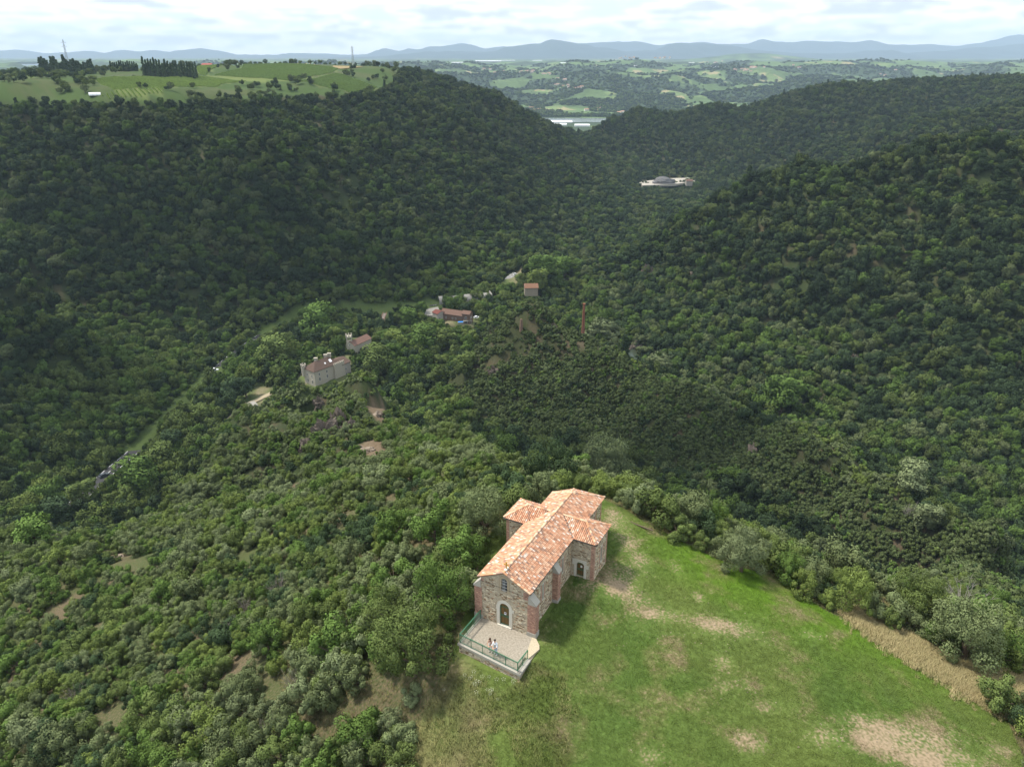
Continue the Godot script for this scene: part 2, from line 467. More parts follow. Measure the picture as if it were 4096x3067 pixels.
	no_trees.append(to_world([[1020, 2750], [1150, 2690], [1270, 2710], [1180, 2790], [1020, 2800]]))
	no_trees.append(to_world([[1360, 2820], [1480, 2740], [1540, 2760], [1480, 2940], [1380, 2900]]))
	no_trees.append(to_world([[1130, 1950], [1200, 1930], [1220, 2000], [1150, 2010]]))

var knoll := PackedVector2Array()
func bareness(x: float, z: float) -> float:
	var d := 0.0
	for b in bare:
		var c: Vector2 = b[0]
		var u: float = (x - c.x) / b[1]
		var v: float = (z - c.y) / b[2]
		var r := u * u + v * v
		if r < 6.0: d = maxf(d, b[3] * exp(-r * 0.7))
	return d
func lawn_color(x: float, z: float, fine: float) -> Color:
	# the kind of growth at that place: bright clover, worn olive turf, straw and bare sandy soil
	var n := patch.get_noise_2d(x * 0.9, z * 0.9)
	var m := patch.get_noise_2d(x * 4.0 + 50.0, z * 4.0)
	var band := exp(-pow((z + 62.0 - (x - 24.0) * 0.52) / 7.5, 2.0)) * smoothstep(8.0, 22.0, x)
	var c := Color(0.100, 0.136, 0.034).lerp(Color(0.070, 0.114, 0.026), clampf(0.5 + n * 1.4, 0, 1))
	c = c.lerp(Color(0.090, 0.168, 0.016), clampf(band * 0.95 + n * 0.5 + m * 0.4, 0, 0.9) * smoothstep(6.0, 14.0, x))
	c = c.lerp(Color(0.170, 0.155, 0.070), clampf(m * 0.9 + n * 0.6 - 0.08, 0, 0.7))
	if x < 6.0 and z > -51.0:
		c = c.lerp(Color(0.15, 0.148, 0.066), clampf(0.45 + n * 1.6 + m * 0.7, 0, 1) * smoothstep(5.0, -4.0, x))
	var d := bareness(x, z)
	var k := d * 1.0 + m * 0.95 + n * 0.35 + fine * 0.9 - 0.40
	c = c.lerp(Color(0.165, 0.14, 0.078), clampf(k * 1.7, 0, 0.85))
	c = c.lerp(Color(0.245, 0.187, 0.122), clampf((k - 0.22) * 1.6, 0, 1))
	return c
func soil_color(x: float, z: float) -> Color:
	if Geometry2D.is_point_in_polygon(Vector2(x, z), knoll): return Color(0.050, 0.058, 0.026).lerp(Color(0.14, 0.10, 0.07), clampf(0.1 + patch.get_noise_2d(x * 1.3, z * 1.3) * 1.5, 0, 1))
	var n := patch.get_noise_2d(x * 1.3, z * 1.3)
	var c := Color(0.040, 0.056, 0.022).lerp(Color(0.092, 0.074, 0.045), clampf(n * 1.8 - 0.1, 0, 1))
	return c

func lay_ground() -> void:
	# near ground: a computed colour sheet in world metres
	var x0 := -60.0
	var x1 := 84.0
	var z0 := -128.0
	var z1 := -14.0
	var w := 1280
	var h := 1013
	var speck := FastNoiseLite.new()
	speck.seed = 77
	speck.frequency = 0.35
	speck.fractal_octaves = 3
	var im := Image.create(w, h, false, Image.FORMAT_RGBF)
	for v in h:
		var z := z0 + (z1 - z0) * (v + 0.5) / h
		for u in w:
			var x := x0 + (x1 - x0) * (u + 0.5) / w
			var c: Color
			var fine := speck.get_noise_2d(u, v)
			if Geometry2D.is_point_in_polygon(Vector2(x, z), straw_poly):
				c = Color(0.30, 0.25, 0.13).lerp(Color(0.12, 0.13, 0.05), clampf(fine + 0.3, 0, 1))
			elif Geometry2D.is_point_in_polygon(Vector2(x, z), lawn_poly):
				c = lawn_color(x, z, fine)
			else:
				c = Color(0.060, 0.076, 0.028).lerp(Color(0.112, 0.086, 0.055), clampf(0.35 + fine + patch.get_noise_2d(x, z) * 1.2, 0, 1))
			c = c * (1.0 + fine * 0.35)
			im.set_pixel(u, v, Color(c.r, c.g, c.b))
	var near := StandardMaterial3D.new()
	near.albedo_texture = ImageTexture.create_from_image(im)
	near.roughness = 0.95
	near.metallic_specular = 0.2
	var far := vmat(0.95, 0.2)
	far.albedo_texture = noise_tex(0.03, 8, Color(0.75, 0.75, 0.75), Color(1, 1, 1))
	far.uv1_triplanar = true
	far.uv1_world_triplanar = true
	far.uv1_scale = Vector3.ONE * 0.06
	var cut := 0
	for i in ROWS + 1:
		if NEAR_ROW * pow(FAR_ROW / NEAR_ROW, float(i) / ROWS) < 126.0: cut = i
	for piece in 2:
		var a := 0 if piece == 0 else cut
		var b := cut if piece == 0 else ROWS
		var st := begin()
		for i in range(a, b + 1):
			var f := NEAR_ROW * pow(FAR_ROW / NEAR_ROW, float(i) / ROWS)
			for j in COLS + 1:
				var x := (2.0 * j / COLS - 1.0) * (0.8 * f + 60.0)
				var y := grid[i * (COLS + 1) + j]
				st.set_uv(Vector2((x - x0) / (x1 - x0), (-f - z0) / (z1 - z0)))
				if piece == 1: st.set_color(cover_color(x, y, -f))
				st.add_vertex(Vector3(x, y, -f))
		for i in range(b - a):
			for j in COLS:
				var k := i * (COLS + 1) + j
				for q in [k, k + COLS + 1, k + 1, k + 1, k + COLS + 1, k + COLS + 2]: st.add_index(q)
		st.generate_normals()
		if piece == 0:
			tag(obj("hilltop_ground", st.commit(), near), "grassy hilltop with worn sandy patches round the chapel", "ground", "", "structure")
		else:
			tag(obj("hillside_ground", st.commit(), far), "steep ground of the wooded gorge and vineyard plateau", "ground", "", "structure")
func cover_color(x: float, y: float, z: float) -> Color:
	if inside(vine_polys, x, z): return Color(0.15, 0.19, 0.06)
	if inside(no_trees, x, z):
		if y > -40.0: return Color(0.085, 0.105, 0.04).lerp(Color(0.066, 0.10, 0.032), clampf(0.5 + patch.get_noise_2d(x, z) * 2.0, 0, 1))
		if y > -100.0: return Color(0.17, 0.128, 0.085)
		return Color(0.10, 0.13, 0.045).lerp(Color(0.26, 0.22, 0.14), clampf( patch.get_noise_2d(x, z) * 2.0, 0, 1))
	if y > 8.0 and z < -600.0: return Color(0.064, 0.102, 0.030).lerp(Color(0.10, 0.11, 0.045), clampf(patch.get_noise_2d(x * 0.2, z * 0.2) * 2.0, 0, 0.7))
	if y < -112.0 and z > -600.0 and x < 40.0 and road_gap(x, z) < 11.0: return Color(0.085, 0.118, 0.038)
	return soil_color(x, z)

func lay_far_land() -> void:
	# the far side of the great river: woods, terraced vineyards and fields, painted by kind on a sheet that climbs to a plateau
	var w := 1400
	var h := 1000
	var fx := 4200.0
	var wood := FastNoiseLite.new()
	wood.seed = 31
	wood.frequency = 0.0022
	wood.fractal_octaves = 5
	var im := Image.create(w, h, false, Image.FORMAT_RGBF)
	for v in h:
		var f := 1850.0 + 6150.0 * pow((v + 0.5) / h, 1.5)
		for u in w:
			var x := fx * (2.0 * (u + 0.5) / w - 1.0)
			im.set_pixel(u, v, far_color(x, f, wood))
	var m := StandardMaterial3D.new()
	m.albedo_texture = ImageTexture.create_from_image(im)
	m.roughness = 0.95
	m.metallic_specular = 0.2
	m.texture_repeat = false
	var m2 := vmat(0.95, 0.2)
	for piece in 2:
		var st := begin()
		var nr := 150 if piece == 0 else 60
		var nc := 260 if piece == 0 else 160
		var f0 := 1850.0 if piece == 0 else 8000.0
		var f1 := 8000.0 if piece == 0 else 20000.0
		for i in nr + 1:
			var f := f0 * pow(f1 / f0, float(i) / nr)
			for j in nc + 1:
				var half := fx if piece == 0 else 0.85 * f
				if piece == 0 : half = minf(fx, 0.85 * f)
				var x := (2.0 * j / nc - 1.0) * half
				st.set_uv(Vector2((x / fx + 1.0) * 0.5, pow((f - 1850.0) / 6150.0, 1.0 / 1.5)))
				if piece == 1:
					st.set_color(far_color(x, f, wood))
				st.add_vertex(Vector3(x, far_height(x, f) - (0.0 if piece == 0 or i > 0 else 2.0), -f))
		for i in nr:
			for j in nc:
				var k := i * (nc + 1) + j
				for q in [k, k + nc + 1, k + 1, k + 1, k + nc + 1, k + nc + 2]: st.add_index(q)
		st.generate_normals()
		tag(obj("far_hills" if piece == 0 else "far_plain", st.commit(), m if piece == 0 else m2), "hazy farmland slopes beyond the great river" if piece == 0 else "hazy plain before the mountains", "hills", "", "structure")
	far_wood = wood
var far_wood: FastNoiseLite
func is_wood(x: float, f: float, wood: FastNoiseLite) -> float:
	var k := wood.get_noise_2d(x, f) * 1.6
	var slope := smoothstep(3300.0, 3700.0, f) * smoothstep(5000.0, 4300.0, f)
	return k + 0.20 * slope + 0.07 - 0.05 * smoothstep(4600.0, 6000.0, f)
func far_color(x: float, f: float, wood: FastNoiseLite) -> Color:
	var k := is_wood(x, f, wood)
	if k > 0.0: return Color(0.040, 0.062, 0.030)
	var cell := fields.get_noise_2d(x * 1.2 + f * 0.3, f * 0.8)
	var c := Color(0.09, 0.14, 0.05)
	if cell < -0.35: c = Color(0.065, 0.105, 0.035)
	elif cell > 0.55: c = Color(0.24, 0.21, 0.11)
	elif cell > 0.25: c = Color(0.12, 0.17, 0.06)
	# vine terraces follow the slope
	if f > 3350.0 and f < 5000.0 and cell < 0.4:
		var t := fposmod(far_height(x, f) * 0.16, 1.0)
		if t < 0.4: c = c.lerp(Color(0.05, 0.075, 0.03), 0.75)
	return c

func mountains() -> void:
	var layers := [
		[19000.0, [[-300, 205], [0, 201], [80, 199], [181, 212], [239, 212], [347, 203], [434, 212], [499, 200], [564, 207], [629, 201], [709, 210], [767, 195], [810, 192], [868, 201], [948, 218], [1107, 219], [1186, 212], [1302, 214], [1374, 219], [1476, 216], [1541, 193], [1602, 204], [1637, 192], [1666, 198], [1735, 184], [1868, 175], [1944, 194], [1989, 187], [2071, 184], [2147, 180], [2300, 176], [2413, 168], [2539, 166], [2634, 181], [2700, 172], [2810, 168], [2864, 176], [2978, 176], [3050, 156], [3091, 166], [3154, 169], [3217, 163], [3331, 166], [3400, 168], [3476, 161], [3527, 177], [3615, 181], [3710, 177], [3804, 184], [3899, 174], [3962, 160], [4025, 143], [4057, 137], [4096, 143], [4400, 150]]],
		[15000.0, [[1300, 232], [1500, 226], [1620, 216], [1720, 206], [1850, 204], [1960, 206], [2040, 186], [2147, 175], [2204, 158], [2248, 163], [2318, 173], [2400, 190], [2500, 205], [2600, 200], [2710, 170], [2763, 174], [2870, 178], [2960, 190], [3060, 205], [3200, 212], [3350, 214], [3500, 200], [3600, 212], [3750, 205], [3900, 190], [4096, 176], [4400, 170]]],
	]
	var ridge := FastNoiseLite.new()
	ridge.seed = 8
	ridge.frequency = 0.0011
	ridge.fractal_octaves = 5
	for l in layers:
		var dist: float = l[0]
		var prof: Array = l[1]
		var st := begin()
		var nc := 260
		var nr := 14
		var px0: float = prof[0][0]
		var px1: float = prof[-1][0]
		for i in nr + 1:
			for j in nc + 1:
				var px := lerpf(px0, px1, float(j) / nc)
				var py := 230.0
				for k in prof.size() - 1:
					if px <= prof[k + 1][0]:
						py = lerpf(prof[k][1], prof[k + 1][1], smoothstep(0.0, 1.0, (px - prof[k][0]) / (prof[k + 1][0] - prof[k][0])))
						break
				var crest := at_z(px, py, dist).y + ridge.get_noise_1d(px * 22.0) * 14.0
				var t := float(i) / nr * 1.35
				var f := dist * 1.1 - 2600.0 + 2600.0 * t
				var x := (px - 2048.0) / FOCAL * dist
				var base := far_height(x, f) - 4.0
				var s := smoothstep(0.0, 1.0, minf(t, 1.0)) if t <= 1.0 else 1.0 - (t - 1.0) * 1.6
				var y := lerpf(base, crest, s) + ridge.get_noise_2d(x, f) * 190.0 * s * clampf((1.0 - t) * 2.0, 0.0, 1.0) * clampf((crest - base) / 300.0, 0.1, 1.0)
				st.add_vertex(Vector3(x, y, -f))
		for i in nr:
			for j in nc:
				var k := i * (nc + 1) + j
				for q in [k, k + nc + 1, k + 1, k + 1, k + nc + 1, k + nc + 2]: st.add_index(q)
		st.generate_normals()
		tag(obj("mountain_range", st.commit(), mat(0.032, 0.052, 0.042, 0.95, 0.2)), "blue hazy mountains on the horizon" if dist > 16000 else "hazy wooded hills before the mountains", "mountains", "", "structure")
	# the great river, far down the gorge
	var rs := begin()
	quad(rs, Vector3(-900, -159.0, -2705), Vector3(-900, -159.0, -2890), Vector3(900, -159.0, -2890), Vector3(900, -159.0, -2705))
	var wm := mat(0.12, 0.15, 0.14, 0.12, 0.5)
	tag(obj("great_river", rs.commit(), wm), "pale river at the mouth of the gorge", "river", "", "structure")

# ---------------------------------------------------------------- trees
var crowns := {}          # kind -> list of meshes of about one metre radius, standing on y = 0
var trunk_mesh: ArrayMesh
var leaf_mats := []
# leaf colours by kind (linear): holm oak, grey oak, fresh green, dark ivy green, yellow green, silver
const TINTS := [Color(0.098, 0.132, 0.040), Color(0.118, 0.146, 0.064), Color(0.086, 0.138, 0.033), Color(0.045, 0.071, 0.032), Color(0.122, 0.162, 0.042), Color(0.140, 0.170, 0.082), Color(0.082, 0.108, 0.042)]
const TINT_WORDS := ["olive green", "grey-green", "fresh green", "dark green", "yellow-green", "silvery green", "dull olive"]

func crown(seed_: int, lobes: int, leaves: int, size: float, tall: float, spread: float, kind := 0) -> ArrayMesh:
	# leaf clusters laid over uneven lobes; the outline stays ragged and gaps remain between the lobes
	var r := RandomNumberGenerator.new()
	r.seed = seed_
	var cs := []
	for k in lobes:
		var a := r.randf() * TAU
		var t := (k + 0.5) / lobes
		var h := 0.0
		var rad := 0.0
		var lr := 0.0
		if kind == 0:      # round bush or oak
			h = lerpf(0.18, 0.86, r.randf()) * tall
			var env := sqrt(maxf(0.0, 1.0 - pow((h / tall - 0.42) / 0.62, 2.0)))
			rad = spread * env * sqrt(r.randf()) * 0.82
			lr = r.randf_range(0.24, 0.44) * (0.78 if lobes > 24 else 1.0)
			if k % 5 == 0:
				rad *= 1.25
				lr *= 0.72
		elif kind == 1:    # tall poplar or cypress
			h = t * tall * 0.92 + 0.1
			rad = 0.34 * r.randf() * (1.0 - t * 0.6)
			lr = lerpf(0.5, 0.24, t) * r.randf_range(0.85, 1.1)
		elif kind == 2:    # layered cedar
			h = (0.25 + 0.65 * float(k % 6) / 6.0) * tall
			rad = (1.0 - 0.55 * float(k % 6) / 6.0) * spread * (0.35 + 0.6 * r.randf())
			lr = r.randf_range(0.26, 0.4)
		else:              # tree with a lifted crown
			h = lerpf(0.36, 0.9, r.randf()) * tall
			var env := sqrt(maxf(0.0, 1.0 - pow((h / tall - 0.62) / 0.44, 2.0)))
			rad = spread * env * sqrt(r.randf()) * 0.8
			lr = r.randf_range(0.34, 0.54)
		cs.append([Vector3(cos(a) * rad, h, sin(a) * rad), lr, Color(1, 1, 1) * r.randf_range(0.82, 1.2)])
	var vs := PackedVector3Array()
	var ns := PackedVector3Array()
	var co := PackedColorArray()
	var made := 0
	var tries := 0
	while made < leaves and tries < leaves * 6:
		tries += 1
		var l = cs[r.randi() % lobes]
		var d := Vector3(r.randfn(), r.randfn(), r.randfn()).normalized()
		if kind == 2 : d = (d * Vector3(1, 0.35, 1)).normalized()
		var c: Vector3 = l[0]
		var lr: float = l[1]
		var bump := 0.86 + 0.22 * sin(d.x * 9.0 + c.x * 20.0) * sin(d.y * 8.0 + c.z * 17.0) + r.randfn() * 0.07
		var p := c + d * lr * bump * (0.8 + 0.2 * r.randf()) * (Vector3(1.1, 0.4, 1.1) if kind == 2 else Vector3.ONE)
		if p.y < 0.02: continue
		var deep := false
		for q in cs:
			if q[0] != c and p.distance_squared_to(q[0]) < q[1] * q[1] * 0.45:
				deep = true
				break
		if deep: continue
		var n := (d * 0.9 + Vector3(r.randfn(), r.randfn(), r.randfn()) * 0.5 + Vector3(0, 0.25, 0)).normalized()
		var s := n.cross(Vector3(r.randfn(), r.randfn(), r.randfn())).normalized()
		var t2 := n.cross(s)
		var w := size * r.randf_range(0.6, 1.25)
		var a4 := p - s * w * 0.5
		var b4 := p + t2 * w * 0.42 + n * w * 0.12
		var c4 := p + s * w * 0.62
		var d4 := p - t2 * w * 0.42 + n * w * 0.05
		var sn := (n * 0.42 + d * 0.75).normalized()
		var col: Color = l[2] * r.randf_range(0.9, 1.1)
		var quad4 := [a4, b4, c4, a4, c4, d4]
		if (c4 - a4).cross(b4 - a4).dot(sn) < 0.0: quad4 = [a4, c4, b4, a4, d4, c4]
		for v in quad4:
			vs.append(v)
			ns.append(sn)
			co.append(col)
		made += 1
	var arr := []
	arr.resize(Mesh.ARRAY_MAX)
	arr[Mesh.ARRAY_VERTEX] = vs
	arr[Mesh.ARRAY_NORMAL] = ns
	arr[Mesh.ARRAY_COLOR] = co
	var m := ArrayMesh.new()
	m.add_surface_from_arrays(Mesh.PRIMITIVE_TRIANGLES, arr)
	return m
func bare_branches(seed_: int) -> ArrayMesh:
	var r := RandomNumberGenerator.new()
	r.seed = seed_
	var st := begin()
	for k in 26:
		var a := r.randf() * TAU
		var d := Vector3(cos(a) * r.randf_range(0.2, 0.8), 1.0, sin(a) * r.randf_range(0.2, 0.8)).normalized()
		var p := Vector3(cos(a), 0, sin(a)) * 0.08
		var len := r.randf_range(0.7, 1.5)
		for s in 3:
			var q := p + (d + Vector3(r.randfn(), r.randfn() * 0.4, r.randfn()) * 0.18).normalized() * len / 3.0
			tube(st, p, q, 0.028 - s * 0.008, 0.02 - s * 0.0075, 4)
			if s > 0:
				for b in 3:
					tube(st, q, q + (d + Vector3(r.randfn(), 0.2, r.randfn()) * 0.7).normalized() * 0.3, 0.008, 0.003, 3)
			p = q
	return st.commit()
func make_foliage() -> void:
	for k in 6:
		pass
	crowns["bush"] = []
	for k in 7: crowns.bush.append(crown(100 + k, 16 + 2 * k, 6500, 0.070, 1.35 + 0.06 * k, 1.0))
	crowns["oak"] = []
	for k in 4: crowns.oak.append(crown(200 + k, 46, 15000, 0.042, 1.75, 1.0))
	crowns["wood"] = []
	for k in 6: crowns.wood.append(crown(300 + k, 8 + k, 1500, 0.155, 1.5 + 0.12 * k, 1.0, 3))
	crowns["scrub"] = []
	for k in 5: crowns.scrub.append(crown(400 + k, 10 + k, 1000, 0.19, 1.3, 1.0))
	crowns["tall"] = []
	for k in 3: crowns.tall.append(crown(500 + k, 22, 2600, 0.14, 2.6, 1.0, 3))
	crowns["poplar"] = []
	for k in 2: crowns.poplar.append(crown(600 + k, 26, 2600, 0.15, 4.6, 1.0, 1))
	crowns["cedar"] = [crown(700, 40, 5200, 0.10, 2.0, 1.0, 2)]
	var st := begin()
	var p := Vector3(0, -0.12, 0)
	var r := RandomNumberGenerator.new()
	r.seed = 3
	for k in 4:
		var q := p + Vector3(r.randfn() * 0.03, 0.24, r.randfn() * 0.03)
		tube(st, p, q, 0.09 - k * 0.014, 0.076 - k * 0.014, 7)
		p = q
	for k in 6:
		var a := TAU * k / 6.0 + r.randf()
		var b := Vector3(0, 0.25 + 0.06 * k, 0)
		tube(st, b, b + Vector3(cos(a) * 0.5, 0.45, sin(a) * 0.5), 0.035, 0.012, 5)
	trunk_mesh = st.commit()
	mats.bark = mat(0.11, 0.085, 0.06, 0.95, 0.2)
	mats.leaf = vmat(0.85, 0.14)
	mats.leaf.backlight = Color(0.22, 0.22, 0.22)
	for t in TINTS:
		for v in 2:
			var m: StandardMaterial3D = mats.leaf.duplicate()
			var g := 1.04 if v == 0 else 1.28
			m.albedo_color = lin(t.r * g, t.g * g, t.b * g)
			leaf_mats.append(m)

var standing := []   # trees that grew: [position, radius, height factor, kind, mesh number, tint number, tint colour, turn]
func grow(at: Vector3, radius: float, tall: float, kind: String, tint: int, leaf_tone := 1.0) -> void:
	var c: Color = TINTS[tint] * leaf_tone
	standing.append([at, radius, tall, kind, rng.randi() % (crowns[kind] as Array).size(), tint, c, rng.randf() * TAU])
func road_gap(x: float, z: float) -> float:
	var best := 1e9
	for k in road_line.size() - 1:
		var a := Vector2(road_line[k].x, road_line[k].z)
		var b := Vector2(road_line[k + 1].x, road_line[k + 1].z)
		best = minf(best, Vector2(x, z).distance_to(Geometry2D.get_closest_point_to_segment(Vector2(x, z), a, b)))
	return best
var young_growth := []   # plots beside houses and lanes where only young plants stand: {"centre", "reach_m", "plant_radius_m"}
func young_plot(px: float, py: float, y: float, back: float, reach: float, plant_radius: float) -> void:
	var p := at_y(px, py, y)
	var d := Vector2(-p.x, -p.z).normalized()
	young_growth.append({"centre": Vector2(p.x, p.z) + d * back, "reach_m": reach, "plant_radius_m": plant_radius})
func largest_radius(x: float, z: float) -> float:
	var metres := 99.0
	for plot in young_growth:
		if Vector2(x, z).distance_to(plot.centre) < plot.reach_m: metres = minf(metres, plot.plant_radius_m)
	return metres
func scatter() -> void:
	for l in [[1230, 1500, -113, 16, 17, 1.5], [1300, 1480, -113, 18, 17, 1.5], [1370, 1460, -113, 16, 14, 1.5], [1405, 1412, -113, 9, 9, 1.6], [1450, 1380, -113, 9, 9, 1.8], [1480, 1365, -113, 6, 7, 1.8],
		[1780, 1265, -119, 12, 13, 1.6], [1830, 1285, -119, 12, 12, 1.4], [1875, 1290, -119, 12, 12, 1.4], [1745, 1262, -119, 8, 9, 1.5], [1720, 1245, -119, 10, 9, 1.2], [1745, 1215, -119, 10, 9, 1.2],
		[1400, 1258, -120, 7, 9, 1.4], [1460, 1250, -120, 7, 9, 1.4], [1530, 1250, -120, 7, 9, 1.4], [1525, 1290, -119, 7, 8, 1.3], [1640, 1232, -120, 7, 8, 1.4],
		[480, 1850, -124, 8, 9, 1.2], [545, 1795, -124, 8, 9, 1.2], [600, 1740, -124, 7, 7, 1.2], [715, 1625, -123, 9, 9, 1.2], [850, 1490, -122, 9, 10, 1.1], [870, 1475, -122, 8, 8, 1.1],
		[2040, 1115, -122, 10, 12, 1.6], [2070, 1095, -122, 10, 12, 1.6], [2110, 1165, -69, 5, 6, 1.2], [2085, 1165, -69, 4, 5, 1.2], [2085, 1325, -82, 6, 6, 1.0], [2335, 1285, -105, 9, 7, 1.6], [1000, 1630, -119, 9, 9, 1.0], [940, 1665, -119, 8, 8, 1.0], [1050, 1570, -119, 8, 9, 1.0],
		[2600, 735, -134, 40, 34, 2.4], [2660, 735, -134, 40, 34, 2.4], [2750, 725, -134, 34, 26, 2.4], [2510, 1430, -127, 9, 9, 1.2], [378, 385, 12, 22, 20, 1.2], [1490, 1800, -44, 3, 5, 0.4], [1480, 1830, -43, 3, 4, 0.6], [1320, 1700, -78, 6, 6, 1.0], [1400, 1720, -72, 5, 5, 1.0], [1280, 1620, -78, 5, 5, 1.0], [1520, 1660, -64, 3, 4, 0.5]]:
		young_plot(l[0], l[1], l[2], l[3], l[4], l[5])

	var kindn := FastNoiseLite.new()
	kindn.seed = 17
	kindn.frequency = 0.02
	var open := FastNoiseLite.new()
	open.seed = 23
	open.frequency = 0.035
	open.fractal_octaves = 3
	var lo := 26.0
	while lo < 1800.0:
		# bands of distance, each with its own spacing
		var hi := lo * 1.22
		var scrubby := lo < 330.0
		var cell := 2.5 if lo < 150.0 else (3.0 if lo < 330.0 else (5.1 if lo < 600.0 else 5.5))
		var nx := int((0.86 * hi + 34.0) * 2.0 / cell)
		var f := lo
		while f < hi:
			for i in nx:
				var x := (i - nx / 2 + rng.randf_range(-0.5, 0.5)) * cell
				var z := -(f + rng.randf_range(-0.5, 0.5) * cell)
				# left edge of the picture widens towards the camera
				if absf(x) > 0.86 * -z + 30.0: continue
				var y := ground(x, z)
				var pix := pixel_of(Vector3(x, y + 3.0, z))
				if pix.x < -260.0 or pix.x > 4360.0 or pix.y > 3500.0: continue
				if inside(no_trees, x, z): continue
				var kn := kindn.get_noise_2d(x, z)
				var on := open.get_noise_2d(x, z)
				var gap := 99.0
				if y < -112.0 and z > -600.0 and x < 20.0: gap = road_gap(x, z)
				if gap < 3.9: continue
				var max_radius_m := largest_radius(x, z)
				if max_radius_m < 0.5: continue
				if y > -98.0 and scrubby and x < 90.0 + 0.2 * -z and not Geometry2D.is_point_in_polygon(Vector2(x, z), knoll):
					# evergreen scrub of the chapel hill
					if on > 0.47 and rng.randf() < 0.8: continue
					var rad := minf(rng.randf_range(1.2, 2.1) * (1.0 + 0.35 * kn), max_radius_m)
					if rng.randf() < 0.12: rad *= 1.45
					var t := 0
					var u := rng.randf() + kn * 0.5
					if u > 0.93: t = 5
					elif u > 0.62: t = 1
					elif u > 0.38: t = 0
					elif u > 0.22: t = 4
					elif u > 0.02: t = 2
					else: t = 3
					grow(Vector3(x, y - 0.15, z), rad, rng.randf_range(0.85, 1.25), "bush" if lo < 190.0 else "scrub", t, rng.randf_range(1.0, 1.32))
				elif y > 6.0 and z < -560.0 and not (x > -160.0 and z < -960.0):
					# plateau: few trees between the vineyards
					if on < 0.38 or rng.randf() < 0.5: continue
					grow(Vector3(x, y, z), rng.randf_range(2.2, 4.4), rng.randf_range(0.9, 1.2), "wood", [3, 0, 0, 1][rng.randi() % 4], 0.9)
				elif z > -480.0 and Geometry2D.is_point_in_polygon(Vector2(x, z), knoll):
					# dry scrub of the knoll and its ridge
					for extra in (10 if max_radius_m < 2.0 else 4):
						if on > 0.44 and rng.randf() < 0.6: continue
						var xx := x + rng.randf_range(-2.9, 2.9)
						var zz := z + rng.randf_range(-2.9, 2.9)
						var rad := minf(rng.randf_range(1.1, 2.6), largest_radius(xx, zz))
						if rad < 0.6: continue
						grow(Vector3(xx, ground(xx, zz) - 0.2, zz), rad, rng.randf_range(0.85, 1.2), "scrub", 6 if rng.randf() < 0.75 else [0, 3, 2, 1][rng.randi() % 4], rng.randf_range(0.72, 1.12))
				else:
					var low := y < -108.0
					var rad := (2.0 + 3.4 * pow(rng.randf(), 1.3)) * (1.0 if lo < 600.0 else 0.94)
					if scrubby: rad *= 0.8
					if low and x < 40.0 and rng.randf() < 0.5: rad *= 1.15
					rad = minf(rad, max_radius_m)
					if gap < 9.0: rad = minf(rad, gap * 0.5)
					var u := rng.randf() + kn * 0.7
					var t := 3
					if u > 0.98: t = 1
					elif u > 0.66: t = 0
					elif u < (0.05 if x > 60.0 else 0.14): t = 2
					if low and z > -640.0: t = [2, 0, 2, 3, 4, 0][int(clampf(u * 6.0, 0, 5))] if x < 60.0 else [2, 3, 2, 0, 1, 3][int(clampf(u * 6.0, 0, 5))]
					if low: rad = minf(rad, 4.6)
					if on > 0.5 and y > -112.0 and rng.randf() < 0.5: continue
					var leaf_tone := rng.randf_range(0.66, 1.05) * (0.84 if not low else 1.02)
					var pick := rng.randf()
					if pick < 0.70 or max_radius_m < 3.0: grow(Vector3(x, y - 0.3, z), rad, rng.randf_range(0.9, 1.3), "wood", t, leaf_tone)
					elif pick < 0.86: grow(Vector3(x, y - 0.3, z), rad * 0.95, rng.randf_range(0.9, 1.3), "scrub", t, leaf_tone)
					elif pick < 0.985: grow(Vector3(x, y - 0.3, z), rad * 0.85, rng.randf_range(0.6, 0.85), "tall", t, leaf_tone)
					else: grow(Vector3(x, y - 0.3, z), rad * 1.1, rng.randf_range(0.55, 0.7), "poplar", 3, leaf_tone)
					# undergrowth between the trees
					for extra in (5 if max_radius_m < 3.0 else 1):
						var xx := x + rng.randf_range(-0.6, 0.6) * cell
						var zz := z + rng.randf_range(-0.6, 0.6) * cell
						if inside(no_trees, xx, zz) or (gap < 12.0 and road_gap(xx, zz) < 4.2): continue
						grow(Vector3(xx, ground(xx, zz) - 0.2, zz), minf(rng.randf_range(1.2, 2.4), max_radius_m), rng.randf_range(0.8, 1.2), "scrub", [3, 0, 2, 3][rng.randi() % 4], leaf_tone)
			f += cell
		lo = hi
